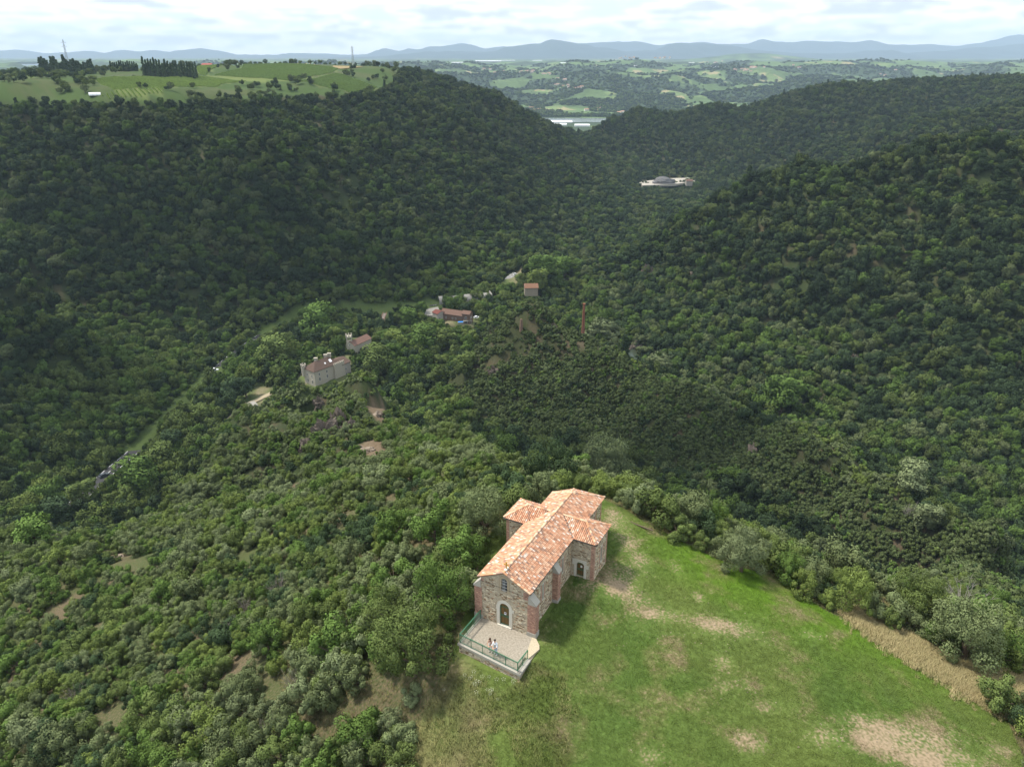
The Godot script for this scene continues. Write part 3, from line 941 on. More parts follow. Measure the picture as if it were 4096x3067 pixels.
func plant_named() -> void:
	# the trees that stand out: foot in the photograph, width in its pixels, height factor, kind, tint, words
	for t in [
		[1660, 2700, 330, 1.15, "oak", 0, "large olive green oak at the scrub edge beside the terrace"],
		[1760, 2470, 270, 1.2, "oak", 2, "tall fresh green oak shading the chapel's meadow side"],
		[1560, 2520, 240, 1.0, "oak", 0, "olive green oak crowded behind the large oak beside the terrace"],
		[1745, 2190, 210, 1.1, "bush", 2, "fresh green bush-like tree level with the chapel transept"],
		[1945, 2150, 220, 1.2, "oak", 1, "grey-green oak standing close to the smaller chapel transept"],
		[1850, 2190, 150, 0.9, "bush", 0, "olive bush under the oak by the transept"],
		[2070, 2010, 170, 1.1, "bush", 3, "dark green bush behind the chapel's tiled apse"],
		[2200, 1960, 220, 1.2, "oak", 3, "dark green oak behind the chapel's tiled apse"],
		[2420, 1960, 230, 1.2, "oak", 1, "grey-green oak at the end of the worn path past the apse"],
		[2620, 2080, 200, 1.0, "bush", 0, "olive bush at the lawn's upper corner past the apse"],
		[2720, 2110, 170, 1.0, "bush", 1, "grey-green bush between the apse path and the round bay bush"],
		[2810, 2140, 150, 1.0, "bush", 3, "dark bush just behind the round bay bush"],
		[2965, 2285, 205, 1.15, "oak", 5, "round pale-leaved bay bush standing on the lawn edge"],
		[3130, 2290, 190, 1.0, "bush", 0, "olive bush next to the round bay bush on the lawn edge"],
		[3230, 2350, 170, 1.0, "bush", 1, "grey-green bush on the lawn edge past the bay bush"],
		[3390, 2440, 190, 1.2, "oak", 4, "pale yellow-green young tree at the lawn edge"],
		[3520, 2470, 180, 1.0, "bush", 1, "grey-green bush beside the pale young tree"],
		[3660, 2480, 230, 1.2, "oak", 0, "dense olive green oak over the dry grass strip"],
		[3850, 2640, 310, 1.05, "oak", 1, "broad grey-green oak in the dry grass strip"],
		[4060, 2600, 220, 1.0, "bush", 0, "olive bush beyond the broad oak in the dry grass"],
		[4110, 2930, 170, 1.1, "bush", 3, "dark bush at the dry grass end of the lawn"],
		[1310, 2830, 170, 1.2, "bush", 1, "small grey-green tree by the brown clearing below the terrace"],
		[1650, 2790, 110, 0.7, "bush", 5, "low silvery shrub in the grass under the large oak"],
		[1275, 1345, 140, 0.78, "tall", 2, "tall light green tree in the valley above the small castle"],
		[1105, 1470, 135, 0.8, "tall", 0, "tall olive tree between the road and the castle"],
		[1640, 1315, 95, 0.7, "tall", 2, "light green tree by the mill yard"],
		[1590, 1400, 90, 0.75, "tall", 4, "yellow-green tree below the footbridge"],
		[1505, 1500, 125, 0.75, "tall", 0, "olive tree beside the castle's rear wing"],
		[1690, 1420, 125, 0.75, "tall", 2, "light green tree below the mill"],
		[1790, 1400, 90, 0.75, "tall", 0, "olive tree below the mill house terrace"],
		[805, 1700, 95, 0.75, "tall", 0, "dark olive tree overhanging the valley road"],
		[985, 1590, 80, 0.9, "tall", 3, "dark ivy-clad tree beside the meadow strip"],
		[935, 1600, 80, 0.9, "tall", 3, "ivy-clad tree between road and meadow strip"],
		[650, 1880, 115, 0.75, "tall", 0, "olive tree hiding the bend of the valley road"],
		[700, 1810, 100, 0.75, "tall", 3, "dark tree over the valley road"],
		[560, 1990, 160, 0.8, "tall", 2, "green tree on the bank below the valley road"],
		[2165, 1130, 120, 0.75, "tall", 2, "bright green tree beside the bend of the far road"],
		[2240, 1110, 95, 0.7, "tall", 2, "bright green tree past the bend of the far road"],
		[2150, 1180, 90, 0.9, "tall", 4, "yellow-green tree behind the ruined house"],
		[2410, 1370, 140, 0.8, "cedar", 5, "blue-green cedar below the brick chimney"],
		[2640, 1490, 130, 0.7, "cedar", 5, "blue-green cedar on the stream bank"],
		[3120, 1660, 150, 0.9, "tall", 2, "bright green tree in the stream valley"],
		[3640, 1980, 130, 0.9, "tall", 5, "pale flowering chestnut in the stream valley"],
		[3700, 2130, 110, 0.9, "tall", 5, "pale chestnut lower on the ridge"],
		[1860, 1500, 95, 0.75, "tall", 0, "dark olive tree at the foot of the knoll"],
		[340, 2030, 120, 0.8, "tall", 0, "olive tree over the near end of the valley road"],
		[250, 2110, 130, 0.8, "tall", 3, "dark tree over the near end of the valley road"],
		[150, 2190, 140, 0.8, "tall", 2, "green tree on the bank where the valley road leaves the wood"],
		[2095, 1176, 42, 0.9, "bush", 0, "olive bush against the wall of the knoll-top house"],
		[2135, 1180, 48, 0.9, "bush", 1, "grey-green bush against the wall of the knoll-top house"],
		[2160, 1172, 40, 0.9, "bush", 3, "dark bush at the corner of the knoll-top house"],
	]:
		var p := hit(t[0], t[1])
		var rad: float = t[2] * 0.5 * depth_of(p) / FOCAL
		named.append([p, rad, t[3], t[4], t[5], t[6]])
		no_trees.append(circle(p, rad * 0.62))
var named := []
func circle(p: Vector3, r: float) -> PackedVector2Array:
	var out := PackedVector2Array()
	for k in 8: out.append(Vector2(p.x + cos(TAU * k / 8.0) * r, p.z + sin(TAU * k / 8.0) * r))
	return out
func tree_node(called: String, label: String, category: String, group: String, at: Vector3, rad: float, tall: float, kind: String, number: int, tint: int, turn: float) -> void:
	var o := thing(called, label, category, at, turn, group)
	var tr := obj("trunk", trunk_mesh, mats.bark, o)
	var up := rad * tall
	tr.scale = Vector3(rad, up * (1.5 if kind in ["tall", "poplar", "wood"] else 0.9), rad)
	var c := obj("crown", crowns[kind][number], leaf_mats[tint * 2 + number % 2], o)
	c.scale = Vector3(rad, up, rad)
func sees(p: Vector3) -> bool:
	# whether the ground lets the camera see that point
	var q := p - Vector3(0, EYE, 0)
	for k in range(12, 39):
		var t := k / 40.0
		var s := Vector3(0, EYE, 0) + q * t
		if s.y < ground(s.x, s.z) - 0.5: return false
	return true
func place_trees() -> void:
	for n in named:
		var big: bool = n[3] in ["oak", "tall", "cedar"]
		tree_node("cedar_tree" if n[3] == "cedar" else ("tree" if n[3] == "tall" else ("oak_tree" if big else "shrub")), n[5], "tree" if big else "shrub", "", n[0] - Vector3(0, 0.15, 0), n[1], n[2], n[3], rng.randi() % (crowns[n[3]] as Array).size(), n[4], rng.randf() * TAU)
	# the scrub and forest: the 250 largest in view are things, the rest is one mass
	var order := []
	for k in standing.size():
		var s: Array = standing[k]
		var d := depth_of(s[0])
		order.append([-s[1] / d, k])
	order.sort()
	var chosen := {}
	for o in order:
		if chosen.size() >= 250: break
		var s: Array = standing[o[1]]
		var px := pixel_of(s[0] + Vector3(0, s[1], 0))
		if px.x < -30 or px.x > 4126 or px.y > 3110 or px.y < 0: continue
		if not sees(s[0] + Vector3(0, s[1] * 1.2, 0)): continue
		chosen[o[1]] = true
	var heaps := {}
	for k in standing.size():
		var s: Array = standing[k]
		if chosen.has(k):
			var at: Vector3 = s[0]
			var where := "on the scrub slope below the terrace"
			if at.x > 14.0 and at.z > -120.0: where = "in the thicket beyond the lawn's dry grass"
			elif at.z < -95.0: where = "on the ridge leading from the chapel to the rocks"
			elif at.z < -72.0: where = "in the thicket behind the chapel"
			var size := "small" if s[1] < 1.5 else ("broad" if s[1] > 2.3 else "rounded")
			var words: String = size + " " + TINT_WORDS[s[5]] + " evergreen shrub " + where
			tree_node("shrub", words, "shrub", words, at, s[1], s[2], s[3], s[4], s[5], s[7])
		else:
			var key: String = s[3] + str(s[4])
			if not heaps.has(key): heaps[key] = []
			heaps[key].append(s)
	var wood := Node3D.new()
	wood.name = "woodland"
	add_child(wood)
	tag(wood, "dense evergreen and oak woodland covering the gorge slopes", "woodland", "", "stuff")
	for key in heaps:
		var list: Array = heaps[key]
		var mm := MultiMesh.new()
		mm.transform_format = MultiMesh.TRANSFORM_3D
		mm.use_colors = true
		mm.mesh = crowns[list[0][3]][list[0][4]]
		mm.instance_count = list.size()
		for i in list.size():
			var s: Array = list[i]
			var b := Basis(Vector3.UP, s[7]).scaled(Vector3(s[1], s[1] * s[2], s[1]))
			mm.set_instance_transform(i, Transform3D(b, s[0]))
			mm.set_instance_color(i, s[6])
		var o := MultiMeshInstance3D.new()
		o.name = "canopy"
		o.multimesh = mm
		o.material_override = mats.leaf
		tag(o, "", "", "", "stuff")
		wood.add_child(o, true)
	print("trees ", standing.size(), " chosen ", chosen.size())

# ---------------------------------------------------------------- chapel
# local axes of the chapel: x across to the meadow side, y up, -z along the ridge away from the gable
const CH_AT := Vector3(-0.738, 0.0, -52.998)
const CH_TURN := -0.49
func L(w: float, y: float, u: float) -> Vector3:
	return Vector3(w, y, -u)
func chapel_world(w: float, y: float, u: float) -> Vector3:
	return CH_AT + Basis(Vector3.UP, CH_TURN) * L(w, y, u)
var many := {}     # name -> [mesh, material, transforms, colours]
func pile(key: String, t: Transform3D, c: Color) -> void:
	if not many.has(key): many[key] = [[], []]
	many[key][0].append(t)
	many[key][1].append(c)
func unload(key: String, called: String, mesh: Mesh, m: Material, parent: Node, singles: int, single_name: String, tint_steps: Array) -> void:
	# the pieces nearest the camera become parts of their own, the others one part
	if not many.has(key): return
	var ts: Array = many[key][0]
	var cs: Array = many[key][1]
	var order := []
	for k in ts.size():
		var o: Vector3 = ts[k].origin
		order.append([o.z * -1.0 - o.x * 0.3 - o.y * 0.2, k])
	order.sort()
	var n := mini(singles, ts.size())
	var made := {}
	for i in n:
		var k: int = order[i][1]
		var c: Color = cs[k]
		var id := "%d_%d_%d" % [int(c.r * 24.0), int(c.g * 24.0), int(c.b * 24.0)]
		if not made.has(id):
			var mm: StandardMaterial3D = m.duplicate()
			mm.vertex_color_use_as_albedo = false
			mm.albedo_color = lin(c.r, c.g, c.b)
			made[id] = mm
		var o := obj(single_name, mesh, made[id], parent)
		o.transform = ts[k]
	if ts.size() > n:
		var mul := MultiMesh.new()
		mul.transform_format = MultiMesh.TRANSFORM_3D
		mul.use_colors = true
		mul.mesh = mesh
		mul.instance_count = ts.size() - n
		for i in range(n, ts.size()):
			mul.set_instance_transform(i - n, ts[order[i][1]])
			mul.set_instance_color(i - n, cs[order[i][1]])
		var q := MultiMeshInstance3D.new()
		q.name = called
		q.multimesh = mul
		q.material_override = m
		tag(q, "", "", "", "stuff")
		parent.add_child(q, true)
	many.erase(key)

func tile_mesh(w0: float, w1: float, length: float) -> ArrayMesh:
	# a half-round clay tile, wider at its lower end, with a lip of clay showing there; z runs down the slope
	var st := begin()
	var n := 5
	for k in n:
		var a := PI * k / n
		var b := PI * (k + 1) / n
		var p := [Vector3(cos(a) * w0, sin(a) * w0 * 0.8, -length * 0.5), Vector3(cos(b) * w0, sin(b) * w0 * 0.8, -length * 0.5), Vector3(cos(b) * w1, sin(b) * w1 * 0.8 + 0.018, length * 0.5), Vector3(cos(a) * w1, sin(a) * w1 * 0.8 + 0.018, length * 0.5)]
		var ns := [Vector3(cos(a), sin(a), 0), Vector3(cos(b), sin(b), 0), Vector3(cos(b), sin(b), 0), Vector3(cos(a), sin(a), 0)]
		for i in [0, 2, 1, 0, 3, 2]:
			st.set_normal(ns[i])
			st.add_vertex(p[i])
		quad(st, p[3], p[2], Vector3(p[2].x * 0.86, p[2].y - 0.016, length * 0.5), Vector3(p[3].x * 0.86, p[3].y - 0.016, length * 0.5))
	return st.commit()
func tile_tint() -> Color:
	var u := rng.randf()
	var c := Color(0.51, 0.27, 0.165)
	if u < 0.10: c = Color(0.30, 0.185, 0.135)
	elif u < 0.17: c = Color(0.62, 0.52, 0.44)
	elif u < 0.44: c = Color(0.56, 0.355, 0.24)
	elif u < 0.58: c = Color(0.42, 0.215, 0.13)
	return c * rng.randf_range(0.86, 1.12)
func tile_plane(key: String, poly: Array, ea: Vector3, eb: Vector3) -> void:
	var e := (eb - ea).normalized()
	var top: Vector3 = poly[0]
	for p in poly:
		if p.y > top.y: top = p
	var n := e.cross(top - ea).normalized()
	if n.y < 0.0: n = -n
	var d := e.cross(n).normalized()
	if d.y > 0.0: d = -d
	var flat := PackedVector2Array()
	var lo := Vector2(1e9, 1e9)
	var hi := Vector2(-1e9, -1e9)
	for p in poly:
		var q := Vector2((p - ea).dot(e), (p - ea).dot(d))
		flat.append(q)
		lo = lo.min(q)
		hi = hi.max(q)
	var col := 0
	var x := lo.x + 0.1
	while x < hi.x:
		var y := hi.y - 0.12
		while y > lo.y:
			if Geometry2D.is_point_in_polygon(Vector2(x, y), flat):
				var b := Basis(e * rng.randf_range(0.95, 1.05), n, e.cross(n)).rotated(n, rng.randf_range(-0.035, 0.035))
				if (b.z).dot(d) < 0.0: b = Basis(-b.x, b.y, -b.z)
				pile(key, Transform3D(b, ea + e * (x + rng.randf_range(-0.006, 0.006)) + d * (y + rng.randf_range(-0.012, 0.012)) + n * 0.022), tile_tint())
			y -= 0.30
		x += 0.195
		col += 1
func caps(key: String, a: Vector3, b: Vector3, side: Vector3) -> void:
	var d := (b - a).normalized()
	var len := (b - a).length()
	var k := int(len / 0.33)
	for i in k:
		var p := a + d * (i + 0.5) * len / k
		var x := d.cross(Vector3.UP).normalized()
		var y := x.cross(d).normalized()
		var bs := Basis(x, y, d) if d.y <= 0.02 else Basis(-x, y, -d)
		if bs.determinant() < 0.0: bs.x = -bs.x
		var u := rng.randf()
		pile(key, Transform3D(bs.rotated(Vector3.UP, rng.randf_range(-0.03, 0.03)), p + Vector3(0, 0.045, 0) + side), (Color(0.60, 0.42, 0.28) if u < 0.5 else (Color(0.52, 0.27, 0.15) if u < 0.85 else Color(0.30, 0.2, 0.15))) * rng.randf_range(0.9, 1.1))
func stone_mesh(seed_: int) -> ArrayMesh:
	var r := RandomNumberGenerator.new()
	r.seed = seed_
	var st := begin()
	var bk := []
	var fr := []
	for k in 8:
		var a := TAU * (k + 0.5) / 8.0
		var c := Vector3(signf(cos(a)) * pow(absf(cos(a)), 0.45), signf(sin(a)) * pow(absf(sin(a)), 0.45), 0) * 0.5
		c *= r.randf_range(0.86, 1.06)
		bk.append(c)
		fr.append(Vector3(c.x * 0.84, c.y * 0.78, 1.0 + r.randf_range(-0.25, 0.15)))
	for k in 8:
		var j := (k + 1) % 8
		quad(st, bk[k], fr[k], fr[j], bk[j])
		tri(st, Vector3(0, 0, 1.1), fr[j], fr[k])
	return st.commit()
func stones_on(key: String, p0: Vector3, ex: Vector3, n: Vector3, width: float, height: float, skips: Array, gable := 0.0) -> void:
	# irregular courses of rubble; gable: how far the middle rises over the sides
	var y := 0.02
	var z := n.normalized()
	while y < height + gable:
		var h := rng.randf_range(0.085, 0.19)
		var x := rng.randf_range(-0.1, 0.05)
		while x < width:
			var w := rng.randf_range(0.12, 0.42) * (0.7 + h * 2.2)
			var cx := x + w * 0.5
			var cy := y + h * 0.5
			var ok := cx - w * 0.5 > -0.02 and cx + w * 0.5 < width + 0.02
			var top := height + gable * (1.0 - absf(cx / width * 2.0 - 1.0)) - 0.08
			if cy + h * 0.5 > top: ok = false
			for s in skips:
				if cx + w * 0.45 > s[0] and cx - w * 0.45 < s[2] and cy + h * 0.45 > s[1] and cy - h * 0.45 < s[3]:
					ok = false
					break
			if ok:
				var u := rng.randf()
				var c := Color(0.42, 0.35, 0.25)
				if u < 0.22: c = Color(0.21, 0.145, 0.09)
				elif u < 0.45: c = Color(0.52, 0.45, 0.33)
				elif u < 0.6: c = Color(0.31, 0.265, 0.20)
				elif u < 0.68: c = Color(0.38, 0.24, 0.15)
				var b := Basis(ex * (w - 0.022), Vector3.UP * (h - 0.02), z * rng.randf_range(0.018, 0.045)).rotated(z, rng.randf_range(-0.06, 0.06))
				pile(key, Transform3D(b, p0 + ex * cx + Vector3.UP * cy - z * 0.004), c * rng.randf_range(0.85, 1.15))
			x += w
		y += h
func bricks_on(key: String, p0: Vector3, ex: Vector3, n: Vector3, width: float, height: float, skips: Array = []) -> void:
	var rows := int(height / 0.068)
	for r in rows:
		var x := -0.115 if r % 2 == 0 else 0.0
		while x < width - 0.03:
			var a := maxf(x, 0.0)
			var b := minf(x + 0.218, width)
			var ok := b - a > 0.05
			for s in skips:
				if b > s[0] and a < s[2] and (r + 0.5) * 0.068 > s[1] and (r + 0.5) * 0.068 < s[3]: ok = false
			if ok:
				var u := rng.randf()
				var c := Color(0.37, 0.22, 0.165)
				if u < 0.25: c = Color(0.29, 0.16, 0.12)
				elif u < 0.4: c = Color(0.50, 0.30, 0.21)
				pile(key, Transform3D(Basis(ex * (b - a - 0.012), Vector3.UP * 0.056, n * 0.016), p0 + ex * (a + b) * 0.5 + Vector3.UP * (r + 0.5) * 0.068 - n * 0.003), c * rng.randf_range(0.85, 1.15))
			x += 0.23
func arch(st: SurfaceTool, cx: float, spring: float, r0: float, r1: float, bottom: float, z0: float, z1: float) -> void:
	# an arched band round an opening, jambs included; in the plane z, standing between z0 and z1
	var inner := [Vector2(cx - r0, bottom)]
	var outer := [Vector2(cx - r1, bottom)]
	for k in 13:
		var a := PI - PI * k / 12.0
		inner.append(Vector2(cx + cos(a) * r0, spring + sin(a) * r0))
		outer.append(Vector2(cx + cos(a) * r1, spring + sin(a) * r1))
	inner.append(Vector2(cx + r0, bottom))
	outer.append(Vector2(cx + r1, bottom))
	for k in inner.size() - 1:
		var a := Vector3(inner[k].x, inner[k].y, z1)
		var b := Vector3(inner[k + 1].x, inner[k + 1].y, z1)
		var c := Vector3(outer[k + 1].x, outer[k + 1].y, z1)
		var d := Vector3(outer[k].x, outer[k].y, z1)
		var o := Vector3(0, 0, z0 - z1)
		quad(st, a, b, c, d)
		quad(st, a, a + o, b + o, b)
		quad(st, d, c, c + o, d + o)
func csg_box(parent: Node, called: String, lo: Vector3, hi: Vector3, minus := false) -> void:
	var b := CSGBox3D.new()
	b.name = called
	b.size = hi - lo
	b.position = (lo + hi) * 0.5
	if minus: b.operation = CSGShape3D.OPERATION_SUBTRACTION
	parent.add_child(b, true)
func csg_round(parent: Node, called: String, c: Vector3, r: float, len: float) -> void:
	var b := CSGCylinder3D.new()
	b.name = called
	b.radius = r
	b.height = len
	b.sides = 20
	b.rotation.x = PI / 2
	b.position = c
	b.operation = CSGShape3D.OPERATION_SUBTRACTION
	parent.add_child(b, true)

func build_chapel() -> void:
	var ch := thing("chapel", "small rubble stone chapel with brick buttresses and orange tiled roofs on the hilltop", "chapel", CH_AT, CH_TURN)
	var ye := 4.81
	var yr := 6.14
	var yt := 5.78
	var mortar := mat(0.56, 0.485, 0.37, 0.95, 0.2)
	mortar.albedo_texture = noise_tex(0.02, 5, Color(0.72, 0.7, 0.68), Color(1, 1, 1))
	mortar.uv1_triplanar = true
	mortar.uv1_scale = Vector3.ONE * 0.7
	var lime := mat(0.70, 0.67, 0.60, 0.9, 0.3)
	lime.albedo_texture = noise_tex(0.03, 15, Color(0.78, 0.77, 0.74), Color(1, 1, 1))
	lime.uv1_triplanar = true
	lime.uv1_scale = Vector3.ONE * 1.3
	var grey := mat(0.44, 0.42, 0.38, 0.9, 0.3)
	grey.albedo_texture = lime.albedo_texture
	grey.uv1_triplanar = true
	grey.uv1_scale = Vector3.ONE * 1.1
	mats.grey_stone = grey
	mats.mortar = mortar
	var iron := mat(0.03, 0.03, 0.03, 0.6)
	# walls with real openings
	var w := CSGCombiner3D.new()
	w.name = "wall"
	w.material_override = mortar
	ch.add_child(w)
	var g := CSGPolygon3D.new()
	g.name = "nave"
	g.polygon = PackedVector2Array([Vector2(-2.45, -1.2), Vector2(2.45, -1.2), Vector2(2.45, 4.72), Vector2(0, 5.95), Vector2(-2.45, 4.72)])
	g.depth = 15.6
	g.position = Vector3(0, 0, -0.15)
	w.add_child(g)
	var ap := CSGPolygon3D.new()
	ap.name = "apse"
	ap.polygon = PackedVector2Array([Vector2(-2.45, 15.5), Vector2(-2.45, 15.9), Vector2(-0.85, 17.4), Vector2(2.45, 17.45), Vector2(2.45, 15.5)])
	ap.depth = 5.9
	ap.rotation.x = -PI / 2
	ap.position = Vector3(0, -1.2, 0)
	w.add_child(ap)
	csg_box(w, "transept", Vector3(-4.9, -1.2, -12.95), Vector3(4.9, 4.72, -9.52))
	csg_box(w, "inside", Vector3(-2.05, 0.0, -15.2), Vector3(2.05, 4.5, -0.65), true)
	csg_box(w, "inside_transept", Vector3(-4.5, 0.3, -12.6), Vector3(4.5, 4.4, -9.9), true)
	csg_box(w, "door_hole", Vector3(-0.5, 0.0, -0.8), Vector3(0.47, 2.12, 0.2), true)
	csg_round(w, "door_arch", Vector3(-0.015, 2.12, -0.3), 0.485, 1.2)
	csg_box(w, "window_hole", Vector3(-0.33, 4.0, -0.8), Vector3(0.27, 5.1, 0.2), true)
	csg_round(w, "window_arch", Vector3(-0.03, 5.1, -0.3), 0.30, 1.2)
	csg_box(w, "side_door_hole", Vector3(3.08, 0.36, -10.1), Vector3(3.88, 2.1, -9.3), true)
	for u in [3.0, 7.4]:
		csg_box(w, "lancet", Vector3(1.9, 1.95, -u - 0.12), Vector3(2.6, 3.7, -u + 0.12), true)
	csg_box(w, "lancet", Vector3(4.3, 1.5, -11.55), Vector3(5.1, 3.3, -11.25), true)
	# rubble stones and brick quoins
	var fz := -0.15
	var front := [[1.62, -0.2, 3.35, 3.02], [1.75, 3.7, 3.15, 5.8], [-0.1, 3.6, 0.4, 5.0], [4.3, 3.75, 5.0, 5.0]]
	stones_on("front_stone", L(-2.45, -0.1, 0.15), Vector3(1, 0, 0), Vector3(0, 0, 1), 4.9, 4.82, [[1.62, -0.2, 3.32, 3.06], [1.80, 3.80, 3.06, 5.82], [4.32, 3.9, 5.0, 5.0], [0.0, 4.35, 0.3, 5.0]], 1.2)
	stones_on("side_stone", L(2.45, -0.1, 0.75), Vector3(0, 0, -1), Vector3(1, 0, 0), 8.75, 4.8, [[1.87, 1.95, 2.63, 4.0], [6.27, 1.95, 7.03, 4.0], [4.4, 0, 5.05, 4.4]])
	stones_on("side_stone", L(2.45, 0.2, 9.52), Vector3(1, 0, 0), Vector3(0, 0, 1), 2.45, 4.5, [[0.40, -0.2, 1.68, 2.35], [2.08, 0, 2.6, 5]])
	stones_on("side_stone", L(4.9, 0.2, 9.52), Vector3(0, 0, -1), Vector3(1, 0, 0), 3.43, 4.5, [[0.0, 0, 0.22, 5], [3.2, 0, 3.6, 5], [1.50, 1.2, 2.26, 3.4]])
	stones_on("side_stone", L(2.45, 0.2, 12.95), Vector3(0, 0, -1), Vector3(1, 0, 0), 4.5, 4.5, [[2.8, 0, 3.15, 5], [4.2, 0, 4.6, 5]])
	stones_on("side_stone", L(-4.9, 0.0, 9.52), Vector3(1, 0, 0), Vector3(0, 0, 1), 2.45, 4.7, [[-0.1, 0, 0.34, 5]])
	stones_on("side_stone", L(-2.45, -0.1, 9.5), Vector3(0, 0, 1), Vector3(-1, 0, 0), 8.7, 4.8, [])
	var bf := Vector3(0, 0, 1)
	var br := Vector3(1, 0, 0)
	# buttresses: plinth, brick shaft, sloping stone cap
	for b in [[2.35, 3.15, 0.10, 0.78, 1.0], [-3.15, -2.35, 0.10, 0.78, -1.0], [2.45, 3.02, 5.15, 5.78, 1.0]]:
		var o := obj("buttress", box_mesh(L(b[0], -1.2, b[3]), L(b[1], 3.58, b[2])), mortar, ch)
		var s: float = b[4]
		var wi: float = 2.45 * s
		var wo: float = b[1] if s > 0 else b[0]
		var st := begin()
		var y1 := 4.42
		prism(st, PackedVector3Array([L(wi, 3.56, b[2] - 0.06), L(wo + 0.1 * s, 3.56, b[2] - 0.06), L(wo + 0.1 * s, 3.66, b[2] - 0.06), L(wi + 0.06 * s, y1, b[2] - 0.06), L(wi, y1, b[2] - 0.06)]), Vector3(0, 0, -(b[3] - b[2] + 0.12)))
		obj("cap_stone", st.commit(), grey, o)
		var pl := begin()
		box(pl, L(b[0] - 0.05, -1.2, b[3] + 0.05), L(b[1] + 0.05, 0.42, b[2] - 0.05))
		obj("plinth", pl.commit(), grey, o)
		bricks_on("brick", L(b[0], 0.42, b[2]), br, bf, b[1] - b[0], 3.14)
		if s > 0: bricks_on("brick", L(b[1], 0.42, b[2]), Vector3(0, 0, -1), br, b[3] - b[2], 3.14)
		else: bricks_on("brick", L(b[0], 0.42, b[3]), Vector3(0, 0, 1), -br, b[3] - b[2], 3.14)
	bricks_on("brick", L(1.9, 3.85, 0.15), br, bf, 0.55, 0.85)
	bricks_on("brick", L(-2.45, 4.3, 0.15), br, bf, 0.3, 0.4)
	bricks_on("brick", L(4.53, 0.2, 9.52), br, bf, 0.37, 4.5)
	bricks_on("brick", L(4.9, 0.2, 9.52), Vector3(0, 0, -1), br, 0.22, 4.5)
	bricks_on("brick", L(4.9, 0.2, 12.72), Vector3(0, 0, -1), br, 0.23, 4.5)
	bricks_on("brick", L(-4.9, 0.0, 9.52), br, bf, 0.34, 4.7)
	bricks_on("brick", L(2.45, 0.2, 15.75), Vector3(0, 0, -1), br, 0.35, 4.5)
	bricks_on("brick", L(2.45, 0.2, 17.15), Vector3(0, 0, -1), br, 0.3, 4.5)
	# lancet windows
	var glass := mat(0.03, 0.035, 0.04, 0.12, 0.5)
	for lw in [[2.45, 3.0, 1.95, 3.7, 0.12], [2.45, 7.4, 1.95, 3.7, 0.12], [4.9, 11.4, 1.5, 3.3, 0.15]]:
		var u0: float = lw[1]
		var hh: float = lw[4]
		var win := obj("window", box_mesh(L(lw[0] - 0.2, lw[2], u0 + hh), L(lw[0] - 0.17, lw[3], u0 - hh)), glass, ch)
		var fr := begin()
		box(fr, L(lw[0] - 0.02, lw[2] - 0.08, u0 + hh + 0.06), L(lw[0] + 0.035, lw[3] + 0.08, u0 + hh))
		box(fr, L(lw[0] - 0.02, lw[2] - 0.08, u0 - hh), L(lw[0] + 0.035, lw[3] + 0.08, u0 - hh - 0.06))
		box(fr, L(lw[0] - 0.02, lw[3], u0 + hh), L(lw[0] + 0.034, lw[3] + 0.08, u0 - hh))
		box(fr, L(lw[0] - 0.02, lw[2] - 0.08, u0 + hh), L(lw[0] + 0.05, lw[2], u0 - hh))
		obj("frame", fr.commit(), lime, win)
		bricks_on("brick", L(lw[0], lw[2] - 0.05, u0 - hh - 0.31), Vector3(0, 0, -1), br, 0.25, lw[3] - lw[2] + 0.12)
		bricks_on("brick", L(lw[0], lw[2] - 0.05, u0 + hh + 0.06), Vector3(0, 0, -1), br, 0.25, lw[3] - lw[2] + 0.12)
	unload("front_stone", "small_stonework", stone_mesh(1), vmat(0.93, 0.25), ch, 290, "stone", [])
	unload("side_stone", "side_stonework", stone_mesh(2), vmat(0.93, 0.25), ch, 0, "stone", [])
	unload("brick", "brickwork", box_mesh(Vector3(-0.5, -0.5, 0), Vector3(0.5, 0.5, 1)), vmat(0.92, 0.25), ch, 0, "brick", [])
	# gable window with pale bars
	var gw := begin()
	arch(gw, -0.03, 5.1, 0.30, 0.56, 3.86, -0.2, -0.115)
	box(gw, Vector3(-0.62, 3.86, -0.2), Vector3(0.56, 4.0, -0.10))
	var gwin := obj("window", gw.commit(), mat(0.36, 0.29, 0.2, 0.92, 0.25), ch)
	var pane := begin()
	box(pane, Vector3(-0.34, 3.98, -0.36), Vector3(0.28, 5.42, -0.33))
	obj("pane", pane.commit(), mat(0.05, 0.055, 0.07, 0.15, 0.5), gwin)
	var bars := begin()
	for x in [-0.12, 0.06]: box(bars, Vector3(x - 0.012, 3.92, -0.10), Vector3(x + 0.012, 5.38, -0.085))
	for y in [4.15, 4.5, 4.85, 5.15]: box(bars, Vector3(-0.34, y - 0.012, -0.084), Vector3(0.28, y + 0.012, -0.07))
	obj("window_bars", bars.commit(), mat(0.62, 0.62, 0.6, 0.6), gwin)
	# main door: pale stone surround, planks, green iron grille, paper notice
	var sd := begin()
	arch(sd, -0.015, 2.12, 0.485, 0.80, -0.02, -0.22, -0.10)
	box(sd, Vector3(-0.86, 1.75, -0.2), Vector3(-0.80, 2.15, -0.105))
	box(sd, Vector3(0.78, 1.85, -0.2), Vector3(0.95, 2.2, -0.105))
	var dr := obj("door", sd.commit(), lime, ch)
	obj("doorstep", box_mesh(Vector3(-0.72, -0.1, -0.4), Vector3(0.7, 0.09, 0.02)), lime, dr)
	var wood := mat(0.20, 0.095, 0.025, 0.7)
	var wood2 := mat(0.15, 0.068, 0.02, 0.7)
